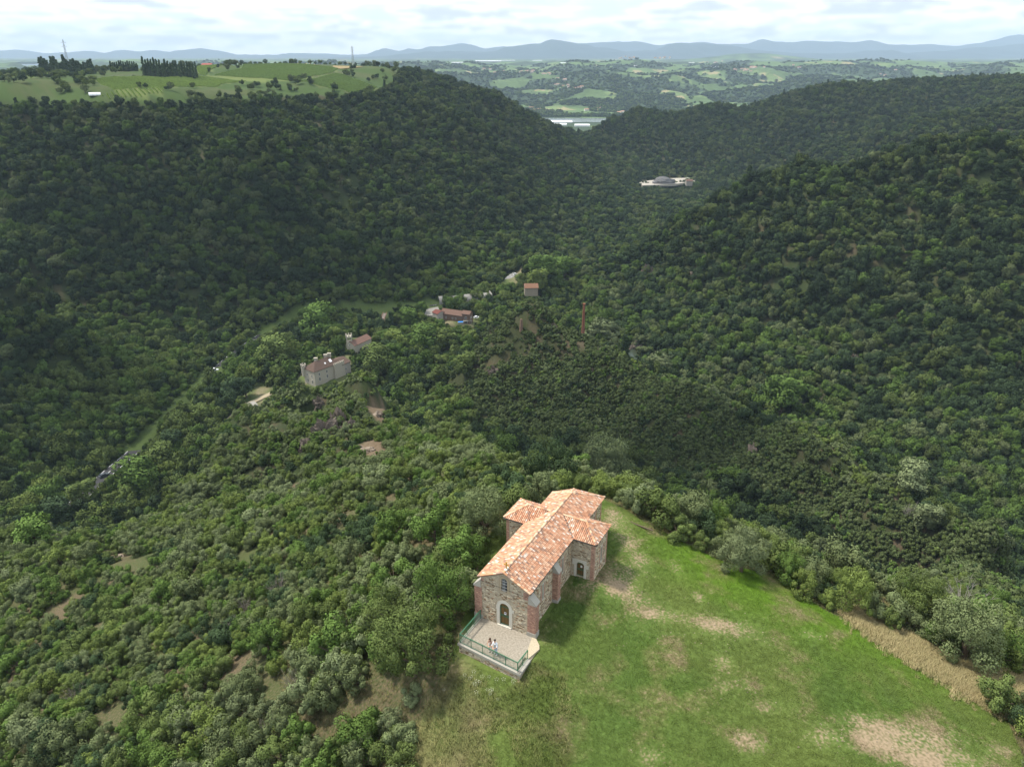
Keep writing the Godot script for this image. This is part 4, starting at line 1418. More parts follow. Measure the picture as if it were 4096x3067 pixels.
	for k in 8:
		var x := -0.49 + k * 0.12
		var hgt := 2.12 + sqrt(maxf(0.0, 0.235 - pow(x + 0.06 + 0.015, 2.0)))
		obj("plank", box_mesh(Vector3(x, 0.06, -0.33), Vector3(x + 0.106, hgt, -0.29 - 0.006 * (k % 2))), wood if k % 3 else wood2, dr)
	var green := mat(0.04, 0.15, 0.08, 0.5, 0.5)
	mats.green = green
	var gr := begin()
	for y in [0.12, 1.02, 1.18, 2.10]: box(gr, Vector3(-0.495, y - 0.025, -0.283), Vector3(0.465, y + 0.025, -0.245))
	for x in [-0.48, 0.45]: box(gr, Vector3(x - 0.022, 0.06, -0.284), Vector3(x + 0.022, 2.3, -0.24))
	for k in 7: box(gr, Vector3(-0.37 + k * 0.12, 0.1, -0.275), Vector3(-0.355 + k * 0.12, 2.5 - absf(k - 3.0) * 0.06, -0.262))
	obj("grille", gr.commit(), green, dr)
	var no := obj("notice", box_mesh(Vector3(-0.09, 1.27, -0.24), Vector3(0.12, 1.56, -0.235)), mat(0.72, 0.70, 0.70, 0.8), dr)
	obj("print", box_mesh(Vector3(-0.06, 1.4, -0.2345), Vector3(0.09, 1.5, -0.233)), mat(0.16, 0.07, 0.15, 0.8), no)
	# small side door with clipped corners
	var s2 := begin()
	for q in [[2.82, 0.3, 3.08, 2.4], [3.88, 0.3, 4.12, 2.4], [3.08, 2.1, 3.88, 2.4], [2.62, 1.7, 2.82, 2.35], [4.12, 1.55, 4.35, 1.95]]:
		box(s2, L(q[0], q[1], 9.6), L(q[2], q[3], 9.46))
	prism(s2, PackedVector3Array([L(3.08, 2.1, 9.47), L(3.08, 1.88, 9.47), L(3.28, 2.1, 9.47)]), Vector3(0, 0, -0.1))
	prism(s2, PackedVector3Array([L(3.88, 2.1, 9.47), L(3.88, 1.88, 9.47), L(3.68, 2.1, 9.47)]), Vector3(0, 0, -0.1))
	var d2 := obj("side_door", s2.commit(), lime, ch)
	for k in 6: obj("plank", box_mesh(L(3.09 + k * 0.132, 0.38, 9.72), L(3.21 + k * 0.132, 2.08, 9.68)), wood if k % 2 else wood2, d2)
	var g2 := begin()
	for y in [0.45, 1.08, 1.22, 1.85]: box(g2, L(3.09, y - 0.022, 9.67), L(3.87, y + 0.022, 9.64))
	for k in 6: box(g2, L(3.14 + k * 0.132, 0.42, 9.665), L(3.155 + k * 0.132, 1.98, 9.65))
	obj("grille", g2.commit(), green, d2)
	obj("notice", box_mesh(L(3.45, 1.42, 9.635), L(3.65, 1.68, 9.63)), mat(0.68, 0.66, 0.62, 0.8), d2)
	# roofs
	var pan := mat(0.27, 0.13, 0.075, 0.9, 0.3)
	var hr := 2.65
	var R := L(0, yr, 14.93)
	var A := L(-hr, ye, 15.93)
	var B := L(-0.9, ye, 17.62)
	var C := L(hr, ye, 17.7)
	var D := L(hr, ye, 15.94)
	var planes := [
		[[L(0, yr, -0.06), R, C, L(hr, ye, 13.14), L(0.72, yt, 11.24), L(hr, ye, 9.33), L(hr, ye, -0.06)], L(hr, ye, -0.06), L(hr, ye, 10)],
		[[L(0, yr, -0.06), R, A, L(-hr, ye, 13.14), L(-0.72, yt, 11.24), L(-hr, ye, 9.33), L(-hr, ye, -0.06)], L(-hr, ye, 10), L(-hr, ye, -0.06)],
		[[R, B, A], A, B], [[R, C, B], B, C],
		[[L(0.72, yt, 11.24), L(3.25, yt, 11.24), L(5.09, ye, 9.33), L(hr, ye, 9.33)], L(hr, ye, 9.33), L(5.09, ye, 9.33)],
		[[L(0.72, yt, 11.24), L(3.25, yt, 11.24), L(5.09, ye, 13.14), L(hr, ye, 13.14)], L(hr, ye, 13.14), L(5.09, ye, 13.14)],
		[[L(3.25, yt, 11.24), L(5.09, ye, 9.33), L(5.09, ye, 13.14)], L(5.09, ye, 9.33), L(5.09, ye, 13.14)],
		[[L(-0.72, yt, 11.24), L(-3.25, yt, 11.24), L(-5.09, ye, 9.33), L(-hr, ye, 9.33)], L(-5.09, ye, 9.33), L(-hr, ye, 9.33)],
		[[L(-0.72, yt, 11.24), L(-3.25, yt, 11.24), L(-5.09, ye, 13.14), L(-hr, ye, 13.14)], L(-hr, ye, 13.14), L(-5.09, ye, 13.14)],
		[[L(-3.25, yt, 11.24), L(-5.09, ye, 9.33), L(-5.09, ye, 13.14)], L(-5.09, ye, 13.14), L(-5.09, ye, 9.33)],
	]
	var rs := begin()
	for p in planes:
		var poly: Array = p[0]
		if poly.size() > 5:
			var tris := [[0, 1, 4], [1, 2, 4], [2, 3, 4], [0, 4, 6], [4, 5, 6]]
			for t in tris: prism(rs, PackedVector3Array([poly[t[0]], poly[t[1]], poly[t[2]]]), Vector3(0, -0.07, 0))
		else:
			prism(rs, PackedVector3Array(poly), Vector3(0, -0.07, 0))
	var roof := obj("roof", rs.commit(), pan, ch)
	for p in planes: tile_plane("tile", p[0], p[1], p[2])
	caps("cap", L(0, yr, -0.06), R, Vector3.ZERO)
	for q in [A, B, C, D]: caps("cap", R, q, Vector3.ZERO)
	for s in [-1.0, 1.0]:
		caps("cap", L(0.72 * s, yt, 11.24), L(3.25 * s, yt, 11.24), Vector3.ZERO)
		caps("cap", L(3.25 * s, yt, 11.24), L(5.09 * s, ye, 9.33), Vector3.ZERO)
		caps("cap", L(3.25 * s, yt, 11.24), L(5.09 * s, ye, 13.14), Vector3.ZERO)
		caps("cap", L(0, yr, -0.02), L(hr * s, ye, -0.02), Vector3(0, 0.0, 0))
	var clay := vmat(0.88, 0.3)
	unload("cap", "ridge_tiles", tile_mesh(0.105, 0.125, 0.40), clay, roof, 300, "ridge_tile", [])
	unload("tile", "tile_cover", tile_mesh(0.076, 0.094, 0.36), clay, roof, 300, "tile", [])
	var gut := begin()
	for s in [-1.0, 1.0]:
		tube(gut, L((hr + 0.03) * s, ye - 0.07, 0), L((hr + 0.03) * s, ye - 0.07, 9.3), 0.05, 0.05, 6)
		tube(gut, L((hr + 0.03) * s, ye - 0.07, 9.28), L(5.1 * s, ye - 0.07, 9.28), 0.05, 0.05, 6)
		tube(gut, L(5.12 * s, ye - 0.07, 9.28), L(5.12 * s, ye - 0.07, 13.1), 0.05, 0.05, 6)
	obj("gutter", gut.commit(), mat(0.07, 0.065, 0.06, 0.5), ch)
	var dp := begin()
	tube(dp, L(2.56, 4.7, 0.95), L(2.56, 3.6, 0.95), 0.05, 0.05, 6)
	obj("downpipe", dp.commit(), mat(0.04, 0.06, 0.05, 0.5), ch)
	var va := begin()
	prism(va, PackedVector3Array([L(0.68, yt + 0.10, 11.18), L(0.80, yt + 0.10, 11.14), L(2.72, ye + 0.10, 9.25), L(2.56, ye + 0.10, 9.25)]), Vector3(0, -0.04, 0))
	obj("valley_flashing", va.commit(), mat(0.05, 0.05, 0.05, 0.7), roof)
	var cb := begin()
	tube(cb, L(-2.45, 4.34, 0.10), L(2.45, 4.22, 0.10), 0.016, 0.016, 4)
	tube(cb, L(2.50, 4.3, 0.8), L(2.50, 4.3, 9.4), 0.018, 0.018, 4)
	obj("cable", cb.commit(), iron, ch)
	# wooden cross on the ridge
	var cr := begin()
	box(cr, L(-0.05, yr + 0.1, 0.55), L(0.05, yr + 0.85, 0.45))
	box(cr, L(-0.25, yr + 0.52, 0.547), L(0.25, yr + 0.62, 0.453))
	var cross := obj("cross", cr.commit(), mat(0.45, 0.24, 0.05, 0.6), roof)
	var cs := begin()
	box(cs, L(-0.13, yr - 0.02, 0.75), L(0.13, yr + 0.17, 0.2))
	obj("cross_base", cs.commit(), lime, roof)

func build_terrace() -> void:
	var t := thing("terrace", "gravel terrace with concrete edge and rubble retaining wall before the chapel door", "terrace", CH_AT, CH_TURN)
	var a := L(-2.68, 0, -3.80)
	var b := L(3.98, 0, -4.42)
	var c := L(4.02, 0, -2.45)
	var d := L(4.12, 0, -0.45)
	var e := L(3.16, 0, 0.12)
	var f := L(-2.68, 0, 0.30)
	var core := begin()
	prism(core, PackedVector3Array([a + Vector3(0.1, -0.16, -0.1), f + Vector3(0.1, -0.16, 0), e + Vector3(0, -0.16, 0), d + Vector3(-0.1, -0.16, 0), c + Vector3(-0.1, -0.16, -0.1), b + Vector3(-0.1, -0.16, -0.1)]), Vector3(0, -2.6, 0))
	obj("retaining_wall", core.commit(), mats.mortar, t)
	var gravel := mat(0.36, 0.325, 0.27, 0.97, 0.15)
	gravel.albedo_texture = noise_tex(0.03, 41, Color(0.78, 0.77, 0.75), Color(1, 1, 1), 512, false, 6)
	gravel.uv1_triplanar = true
	gravel.uv1_scale = Vector3.ONE * 0.28
	var top := begin()
	prism(top, PackedVector3Array([a + Vector3(0.3, 0, -0.3), f + Vector3(0.3, 0, 0), e + Vector3(-0.3, 0, 0), L(3.4, 0, -2.4), b + Vector3(-0.55, 0, -0.32)]), Vector3(0, -0.2, 0))
	obj("gravel_floor", top.commit(), gravel, t)
	var pale := mat(0.52, 0.45, 0.33, 0.97, 0.15)
	pale.albedo_texture = gravel.albedo_texture
	pale.uv1_triplanar = true
	pale.uv1_scale = Vector3.ONE * 0.5
	var strip := begin()
	prism(strip, PackedVector3Array([e + Vector3(-0.3, 0.004, 0), e + Vector3(0.05, 0.004, 0), d + Vector3(-0.25, 0.004, 0.05), d + Vector3(-0.02, 0.004, 0.5), c + Vector3(-0.3, 0.004, 0.0), L(3.4, 0.004, -2.4)]), Vector3(0, -0.2, 0))
	obj("sandy_strip", strip.commit(), pale, t)
	var edge := begin()
	for s in [[a, b, Vector3(0, 0, -0.34)], [b, c, Vector3(-0.36, 0, 0)], [f, a, Vector3(0.3, 0, 0)]]:
		prism(edge, PackedVector3Array([s[0] + Vector3(0, 0.035, 0), s[1] + Vector3(0, 0.035, 0), s[1] + s[2] + Vector3(0, 0.035, 0), s[0] + s[2] + Vector3(0, 0.035, 0)]), Vector3(0, -0.22, 0))
	obj("concrete_edge", edge.commit(), mats.grey_stone, t)
	var fd := (b - a).normalized()
	stones_on("terrace_stone", a + fd * 0.1 + Vector3(0, -1.95, -0.1), fd, Vector3(fd.z, 0, -fd.x) * -1.0, 6.45, 1.75, [])
	stones_on("terrace_stone", f + Vector3(0.1, -1.95, -0.1), Vector3(0, 0, 1), Vector3(-1, 0, 0), 4.0, 1.75, [])
	unload("terrace_stone", "small_stonework", stone_mesh(3), vmat(0.93, 0.25), t, 220, "stone", [])
	# green railing
	var rl := thing("railing", "green iron railing round the terrace edge", "railing", CH_AT, CH_TURN)
	var line := [L(-2.45, 0.03, -0.05), L(-2.51, 0.03, -3.62), L(3.62, 0.03, -4.18), L(3.72, 0.03, -2.5)]
	var bal := box_mesh(Vector3(-0.009, 0.1, -0.009), Vector3(0.009, 0.92, 0.009))
	var post := box_mesh(Vector3(-0.025, 0.0, -0.025), Vector3(0.025, 1.02, 0.025))
	for k in 3:
		var p: Vector3 = line[k]
		var q: Vector3 = line[k + 1]
		var len := p.distance_to(q)
		var dir := (q - p) / len
		var yaw := atan2(-dir.z, dir.x)
		for y in [0.1, 0.92, 1.02]:
			var hgt := 0.016 if y < 1.0 else 0.022
			var r := obj("rail", box_mesh(Vector3(0, y - hgt, -hgt), Vector3(len, y + hgt, hgt)), mats.green, rl)
			r.position = p
			r.rotation.y = yaw
		var np: int = [3, 5, 2][k]
		for i in range(0 if k == 0 else 1, np + 1):
			var o := obj("post", post, mats.green, rl)
			o.position = p + dir * len * i / np
			o.rotation.y = yaw
		var nb := int(len / 0.125)
		for i in nb:
			var o := obj("baluster", bal, mats.green, rl)
			o.position = p + dir * len * (i + 0.5) / nb
			o.rotation.y = yaw

# ---------------------------------------------------------------- people
# a body is a chain of tapered limbs joined smoothly; bones: [a, b, radius a, radius b, colour]
func sdf(p: Vector3, bones: Array, k: float) -> float:
	var d := 1e9
	for b in bones:
		var pa: Vector3 = p - b[0]
		var ba: Vector3 = b[1] - b[0]
		var h := clampf(pa.dot(ba) / maxf(ba.length_squared(), 1e-9), 0.0, 1.0)
		var e := (pa - ba * h).length() - lerpf(b[2], b[3], h)
		var m := maxf(k - absf(d - e), 0.0) / k
		d = minf(d, e) - m * m * k * 0.25
	return d
func skin_of(p: Vector3, bones: Array) -> Color:
	var best := 1e9
	var c := Color.WHITE
	for b in bones:
		var pa: Vector3 = p - b[0]
		var ba: Vector3 = b[1] - b[0]
		var h := clampf(pa.dot(ba) / maxf(ba.length_squared(), 1e-9), 0.0, 1.0)
		var e := (pa - ba * h).length() - lerpf(b[2], b[3], h)
		if e < best:
			best = e
			c = b[4]
	return c
func nets(st: SurfaceTool, bones: Array, cell: float, k: float) -> void:
	var lo := Vector3(1e9, 1e9, 1e9)
	var hi := -lo
	for b in bones:
		var r: float = maxf(b[2], b[3]) + cell * 2.0
		lo = lo.min(b[0] - Vector3.ONE * r).min(b[1] - Vector3.ONE * r)
		hi = hi.max(b[0] + Vector3.ONE * r).max(b[1] + Vector3.ONE * r)
	var n := Vector3i(((hi - lo) / cell).ceil()) + Vector3i.ONE
	var f := PackedFloat32Array()
	f.resize(n.x * n.y * n.z)
	f.fill(1.0)
	for bz in range(0, n.z, 4):
		for by in range(0, n.y, 4):
			for bx in range(0, n.x, 4):
				var m := sdf(lo + Vector3(bx + 1.5, by + 1.5, bz + 1.5) * cell, bones, k)
				if absf(m) > cell * 4.0:
					if m < 0.0:
						for z in range(bz, mini(bz + 4, n.z)):
							for y in range(by, mini(by + 4, n.y)):
								for x in range(bx, mini(bx + 4, n.x)): f[(z * n.y + y) * n.x + x] = m
					continue
				for z in range(bz, mini(bz + 4, n.z)):
					for y in range(by, mini(by + 4, n.y)):
						for x in range(bx, mini(bx + 4, n.x)):
							f[(z * n.y + y) * n.x + x] = sdf(lo + Vector3(x, y, z) * cell, bones, k)
	var at := {}
	var nor := {}
	var tin := {}
	for z in n.z - 1:
		for y in n.y - 1:
			for x in n.x - 1:
				var i := (z * n.y + y) * n.x + x
				var inside_n := 0
				for c in 8:
					if f[i + (c & 1) + ((c >> 1) & 1) * n.x + (c >> 2) * n.x * n.y] < 0.0: inside_n += 1
				if inside_n == 0 or inside_n == 8: continue
				var sum := Vector3.ZERO
				var cnt := 0
				for ax in 3:
					for c in 4:
						var o := [0, 0, 0]
						o[(ax + 1) % 3] = c & 1
						o[(ax + 2) % 3] = c >> 1
						var p0 := Vector3(o[0], o[1], o[2])
						var i0: int = i + o[0] + o[1] * n.x + o[2] * n.x * n.y
						var step: int = [1, n.x, n.x * n.y][ax]
						var fa := f[i0]
						var fb := f[i0 + step]
						if (fa < 0.0) != (fb < 0.0):
							p0[ax] += fa / (fa - fb)
							sum += p0
							cnt += 1
				var v := lo + (Vector3(x, y, z) + sum / cnt) * cell
				at[i] = v
				var d0 := sdf(v, bones, k)
				nor[i] = Vector3(sdf(v + Vector3(0.003, 0, 0), bones, k) - d0, sdf(v + Vector3(0, 0.003, 0), bones, k) - d0, sdf(v + Vector3(0, 0, 0.003), bones, k) - d0).normalized()
				tin[i] = skin_of(v, bones)
	for i in at:
		for ax in 3:
			var step: int = [1, n.x, n.x * n.y][ax]
			var s1: int = [n.x, n.x * n.y, 1][ax]
			var s2: int = [n.x * n.y, 1, n.x][ax]
			if (f[i] < 0.0) != (f[i + step] < 0.0) and at.has(i - s1) and at.has(i - s2) and at.has(i - s1 - s2):
				var q := [i, i - s1, i - s1 - s2, i, i - s1 - s2, i - s2]
				if f[i] < 0.0: q = [i, i - s1 - s2, i - s1, i, i - s2, i - s1 - s2]
				for id in q:
					st.set_normal(nor[id])
					st.set_color(tin[id])
					st.add_vertex(at[id])
func hand(bones: Array, wrist: Vector3, dir: Vector3, down: Vector3, side: Vector3, skin: Color) -> void:
	var palm := wrist + dir * 0.085
	bones.append([wrist, palm, 0.024, 0.028, skin])
	bones.append([wrist + side * 0.02, palm + side * 0.024, 0.018, 0.02, skin])
	for k in 4:
		var s := side * (0.032 - k * 0.021)
		var len: float = [0.070, 0.080, 0.075, 0.058][k]
		var k1 := palm + s + (dir * 0.75 + down * 0.35).normalized() * len * 0.55
		bones.append([palm + s * 0.9 - dir * 0.012, k1, 0.010, 0.009, skin])
		bones.append([k1, k1 + (dir * 0.15 + down).normalized() * len * 0.55, 0.009, 0.0075, skin])
	var th := wrist + dir * 0.03 + side * 0.035
	bones.append([th, th + (dir + side * 0.8 + down * 0.2).normalized() * 0.045, 0.012, 0.010, skin])
	bones.append([th + (dir + side * 0.8 + down * 0.2).normalized() * 0.045, th + (dir + side * 0.5 + down * 0.6).normalized() * 0.075, 0.010, 0.008, skin])
func person(label: String, at: Vector3, turn: float, tall: float, woman: bool) -> void:
	# stands and leans the forearms on a rail in front (towards +z, rail top about 1 m up)
	var skin := Color(0.45, 0.26, 0.17)
	var shirt := Color(0.62, 0.40, 0.33) if woman else Color(0.68, 0.70, 0.74)
	var legs := Color(0.60, 0.58, 0.55) if woman else Color(0.42, 0.48, 0.58)
	var shoe := Color(0.5, 0.48, 0.45)
	var hair := Color(0.055, 0.028, 0.016) if woman else Color(0.02, 0.015, 0.012)
	var s := tall / 1.76
	var wd := 0.88 if woman else 1.0
	var hip := Vector3(0, 0.95, -0.06) * s
	var chest := Vector3(0, 1.30, 0.03) * s
	var neck := Vector3(0, 1.47, 0.07) * s
	var bones := []
	for q in [-1.0, 1.0]:
		var h := hip + Vector3(0.095 * q, 0, 0) * s
		var knee := Vector3(0.10 * q, 0.50, -0.03 + 0.04 * q) * s
		var ank := Vector3(0.11 * q, 0.09, -0.08 + 0.05 * q) * s
		bones.append([h, knee, 0.088 * s, 0.060 * s, legs])
		bones.append([knee, ank, 0.060 * s, 0.046 * s, legs])
		bones.append([ank + Vector3(0, -0.045, -0.02), ank + Vector3(0.02 * q, -0.05, 0.15) * s, 0.042, 0.032, shoe])
	bones.append([hip + Vector3(-0.06, 0.02, 0) * s, hip + Vector3(0.06, 0.02, 0) * s, 0.105 * s, 0.105 * s, legs])
	bones.append([hip + Vector3(0, 0.10, 0.01) * s, chest, 0.115 * s * wd, 0.135 * s * wd, shirt])
	bones.append([chest + Vector3(-0.07, 0.02, 0) * s * wd, chest + Vector3(0.07, 0.02, 0) * s * wd, 0.115 * s * wd, 0.115 * s * wd, shirt])
	bones.append([neck + Vector3(-0.14, -0.06, -0.01) * s * wd, neck + Vector3(0.14, -0.06, -0.01) * s * wd, 0.062 * s, 0.062 * s, shirt])
	bones.append([neck + Vector3(0, -0.05, 0), neck + Vector3(0, 0.09, 0.03) * s, 0.056 * s * wd, 0.05 * s * wd, skin])
	var hands := []
	for q in [-1.0, 1.0]:
		var sh := neck + Vector3(0.185 * q * wd, -0.07, -0.01) * s
		var el := Vector3(0.24 * q * wd, 1.12 * s, 0.22 * s)
		var wr := Vector3(0.06 * q, 1.085, 0.40)
		bones.append([sh, el, 0.052 * s * wd, 0.042 * s * wd, skin if woman else shirt])
		bones.append([el, wr, 0.042 * s * wd, 0.028 * s * wd, skin])
		hands.append([wr, (wr - el).normalized(), q])
	var st := begin()
	nets(st, bones, 0.023, 0.05)
	for h in hands:
		var hb := []
		hb.append([h[0] - h[1] * 0.05, h[0], 0.028 * wd, 0.025 * wd, skin])
		hand(hb, h[0], h[1], Vector3(0, -1, 0.2).normalized(), h[1].cross(Vector3.UP).normalized() * -h[2], skin)
		nets(st, hb, 0.0075, 0.012)
	# head with jaw, nose, brow, ears, mouth and eyes, bent a little forward
	var hd := neck + Vector3(0, 0.20, 0.06) * s
	var hb2 := [[hd + Vector3(0, 0.02, -0.015), hd + Vector3(0, 0.045, -0.02), 0.088, 0.086, skin], [hd + Vector3(0, -0.06, 0.03), hd + Vector3(0, -0.03, 0.035), 0.056, 0.062, skin],
		[hd + Vector3(0, 0.005, 0.088), hd + Vector3(0, -0.022, 0.106), 0.010, 0.013, skin], [hd + Vector3(-0.03, 0.025, 0.072), hd + Vector3(0.03, 0.025, 0.072), 0.016, 0.016, skin],
		[hd + Vector3(-0.088, -0.02, -0.005), hd + Vector3(-0.09, 0.02, -0.01), 0.012, 0.015, skin], [hd + Vector3(0.088, -0.02, -0.005), hd + Vector3(0.09, 0.02, -0.01), 0.012, 0.015, skin],
		[hd + Vector3(-0.02, -0.055, 0.083), hd + Vector3(0.02, -0.055, 0.083), 0.008, 0.008, Color(0.34, 0.13, 0.10)],
		[hd + Vector3(-0.032, 0.004, 0.077), hd + Vector3(-0.031, 0.004, 0.077), 0.010, 0.010, Color(0.06, 0.04, 0.03)], [hd + Vector3(0.031, 0.004, 0.077), hd + Vector3(0.032, 0.004, 0.077), 0.010, 0.010, Color(0.06, 0.04, 0.03)]]
	nets(st, hb2, 0.010, 0.022)
	var o := obj("person", st.commit(), vmat(0.75, 0.35))
	tag(o, label, "person", "couple at the railing")
	o.position = at
	o.rotation.y = turn
	var hs := begin()
	var hb := [[hd + Vector3(0, 0.055, -0.04), hd + Vector3(0, 0.07, 0.0), 0.094, 0.088, hair], [hd + Vector3(0, 0.0, -0.05), hd + Vector3(0, 0.05, -0.05), 0.075, 0.09, hair]]
	if woman:
		for q in [-1.0, 1.0]: hb.append([hd + Vector3(0.075 * q, 0.03, 0.0), hd + Vector3(0.085 * q, -0.22, 0.03), 0.04, 0.03, hair])
		hb.append([hd + Vector3(0, 0.0, -0.07), hd + Vector3(0, -0.26, -0.08), 0.075, 0.06, hair])
	nets(hs, hb, 0.016, 0.03)
	obj("hair", hs.commit(), vmat(0.6, 0.4), o)

# ---------------------------------------------------------------- valley, plateau and far bank
func flat(v: Vector3) -> Vector3:
	return Vector3(v.x, 0, v.z)
# a building from three corners of its eaves in the photograph: near corner, the corner along its length, the one along its depth
func house(called: String, label: String, category: String, a: Array, b: Array, c: Array, eave: float, base: float, rise: float, hip: bool, wall: Material, roofm: Material, wins: Array, depth := 0.0, group := "") -> Node3D:
	var p := at_y(a[0], a[1], eave)
	var q := at_y(b[0], b[1], eave)
	var r := at_y(c[0], c[1], eave)
	var ux := flat(q - p).normalized()
	var len := flat(q - p).length()
	var uz := Vector3(-ux.z, 0, ux.x)
	if uz.dot(r - p) < 0.0: uz = -uz
	var dep := depth if depth > 0.0 else absf((r - p).dot(uz))
	return block(called, label, category, Vector3(p.x, base, p.z), ux, uz, len, dep, eave - base, rise, hip, wall, roofm, wins, group)
func block(called: String, label: String, category: String, at: Vector3, ux: Vector3, uz: Vector3, len: float, dep: float, h: float, rise: float, hip: bool, wall: Material, roofm: Material, wins: Array, group := "") -> Node3D:
	var o := thing(called, label, category, at, 0.0, group)
	var P := func(x: float, y: float, z: float) -> Vector3: return ux * x + Vector3.UP * y + uz * z
	var st := begin()
	for f in [[[0, 0], [len, 0]], [[len, 0], [len, dep]], [[len, dep], [0, dep]], [[0, dep], [0, 0]]]:
		var a0: Vector3 = P.call(f[0][0], -1.5, f[0][1])
		var a1: Vector3 = P.call(f[1][0], -1.5, f[1][1])
		quad(st, a0, a1, a1 + Vector3.UP * (h + 1.5), a0 + Vector3.UP * (h + 1.5))
	var e := 0.35
	var rs := begin()
	var E := [P.call(-e, h, -e), P.call(len + e, h, -e), P.call(len + e, h, dep + e), P.call(-e, h, dep + e)]
	var inset := dep * 0.5 if hip else -e
	var R0: Vector3 = P.call(inset, h + rise, dep * 0.5)
	var R1: Vector3 = P.call(len - inset, h + rise, dep * 0.5)
	var t := Vector3(0, -0.18, 0)
	prism(rs, PackedVector3Array([E[0], E[1], R1, R0]), t)
	prism(rs, PackedVector3Array([E[2], E[3], R0, R1]), t)
	if hip:
		prism(rs, PackedVector3Array([E[1], E[2], R1]), t)
		prism(rs, PackedVector3Array([E[3], E[0], R0]), t)
	else:
		for x in [0.0, len]:
			tri(st, P.call(x, h, 0), P.call(x, h, dep), P.call(x, h + rise * 0.96, dep * 0.5))
	obj("wall", st.commit(), wall, o)
	obj("roof", rs.commit(), roofm, o)
	# windows: [side (0 long near, 1 end at start, 2 end at far), place along, sill, width, height]
	for w in wins:
		var side: int = w[0]
		var dir: Vector3 = ux if side == 0 else uz
		var out: Vector3 = -uz if side == 0 else (-ux if side == 1 else ux)
		var org: Vector3 = P.call(w[1], w[2], 0) if side == 0 else (P.call(0, w[2], w[1]) if side == 1 else P.call(len, w[2], w[1]))
		var fs := begin()
		var ps := begin()
		var hw: float = w[3] * 0.5
		var hh: float = w[4]
		for g in [[-hw - 0.14, -0.12, -hw, hh + 0.12], [hw, -0.12, hw + 0.14, hh + 0.12], [-hw, hh, hw, hh + 0.14], [-hw, -0.14, hw, 0.0], [-0.04, 0, 0.04, hh]]:
			prism(fs, PackedVector3Array([org + dir * g[0] + Vector3.UP * g[1], org + dir * g[2] + Vector3.UP * g[1], org + dir * g[2] + Vector3.UP * g[3], org + dir * g[0] + Vector3.UP * g[3]]), out * 0.09)
		prism(ps, PackedVector3Array([org + dir * -hw, org + dir * hw, org + dir * hw + Vector3.UP * hh, org + dir * -hw + Vector3.UP * hh]), out * 0.02)
		var fo := obj("window", fs.commit(), mats.trim, o)
		obj("pane", ps.commit(), mats.pane, fo)
	o.set_meta("frame", [ux, uz, len, dep, h])
	return o
func crenels(st: SurfaceTool, c: Vector3, ux: Vector3, uz: Vector3, half: float, y: float, n: int) -> void:
	for k in n:
		for s in [[ux, uz], [-ux, uz], [uz, ux], [-uz, ux]]:
			var a: Vector3 = s[0] * half + s[1] * (half * 2.0 * (k + 0.5) / n - half)
			var w := half * 0.55 / n
			var p: Vector3 = c + a + Vector3.UP * y
			prism(st, PackedVector3Array([p - s[1] * w - s[0] * 0.2, p + s[1] * w - s[0] * 0.2, p + s[1] * w + s[0] * 0.12, p - s[1] * w + s[0] * 0.12]), Vector3.UP * 0.8)
func rough_wall(r: float, g: float, b: float, seed_: int, scale: float) -> StandardMaterial3D:
	var m := mat(r, g, b, 0.94, 0.25)
	m.albedo_texture = noise_tex(0.05, seed_, Color(0.62, 0.60, 0.58), Color(1, 1, 1))
	m.uv1_triplanar = true
	m.uv1_world_triplanar = true
	m.uv1_scale = Vector3.ONE * scale
	return m
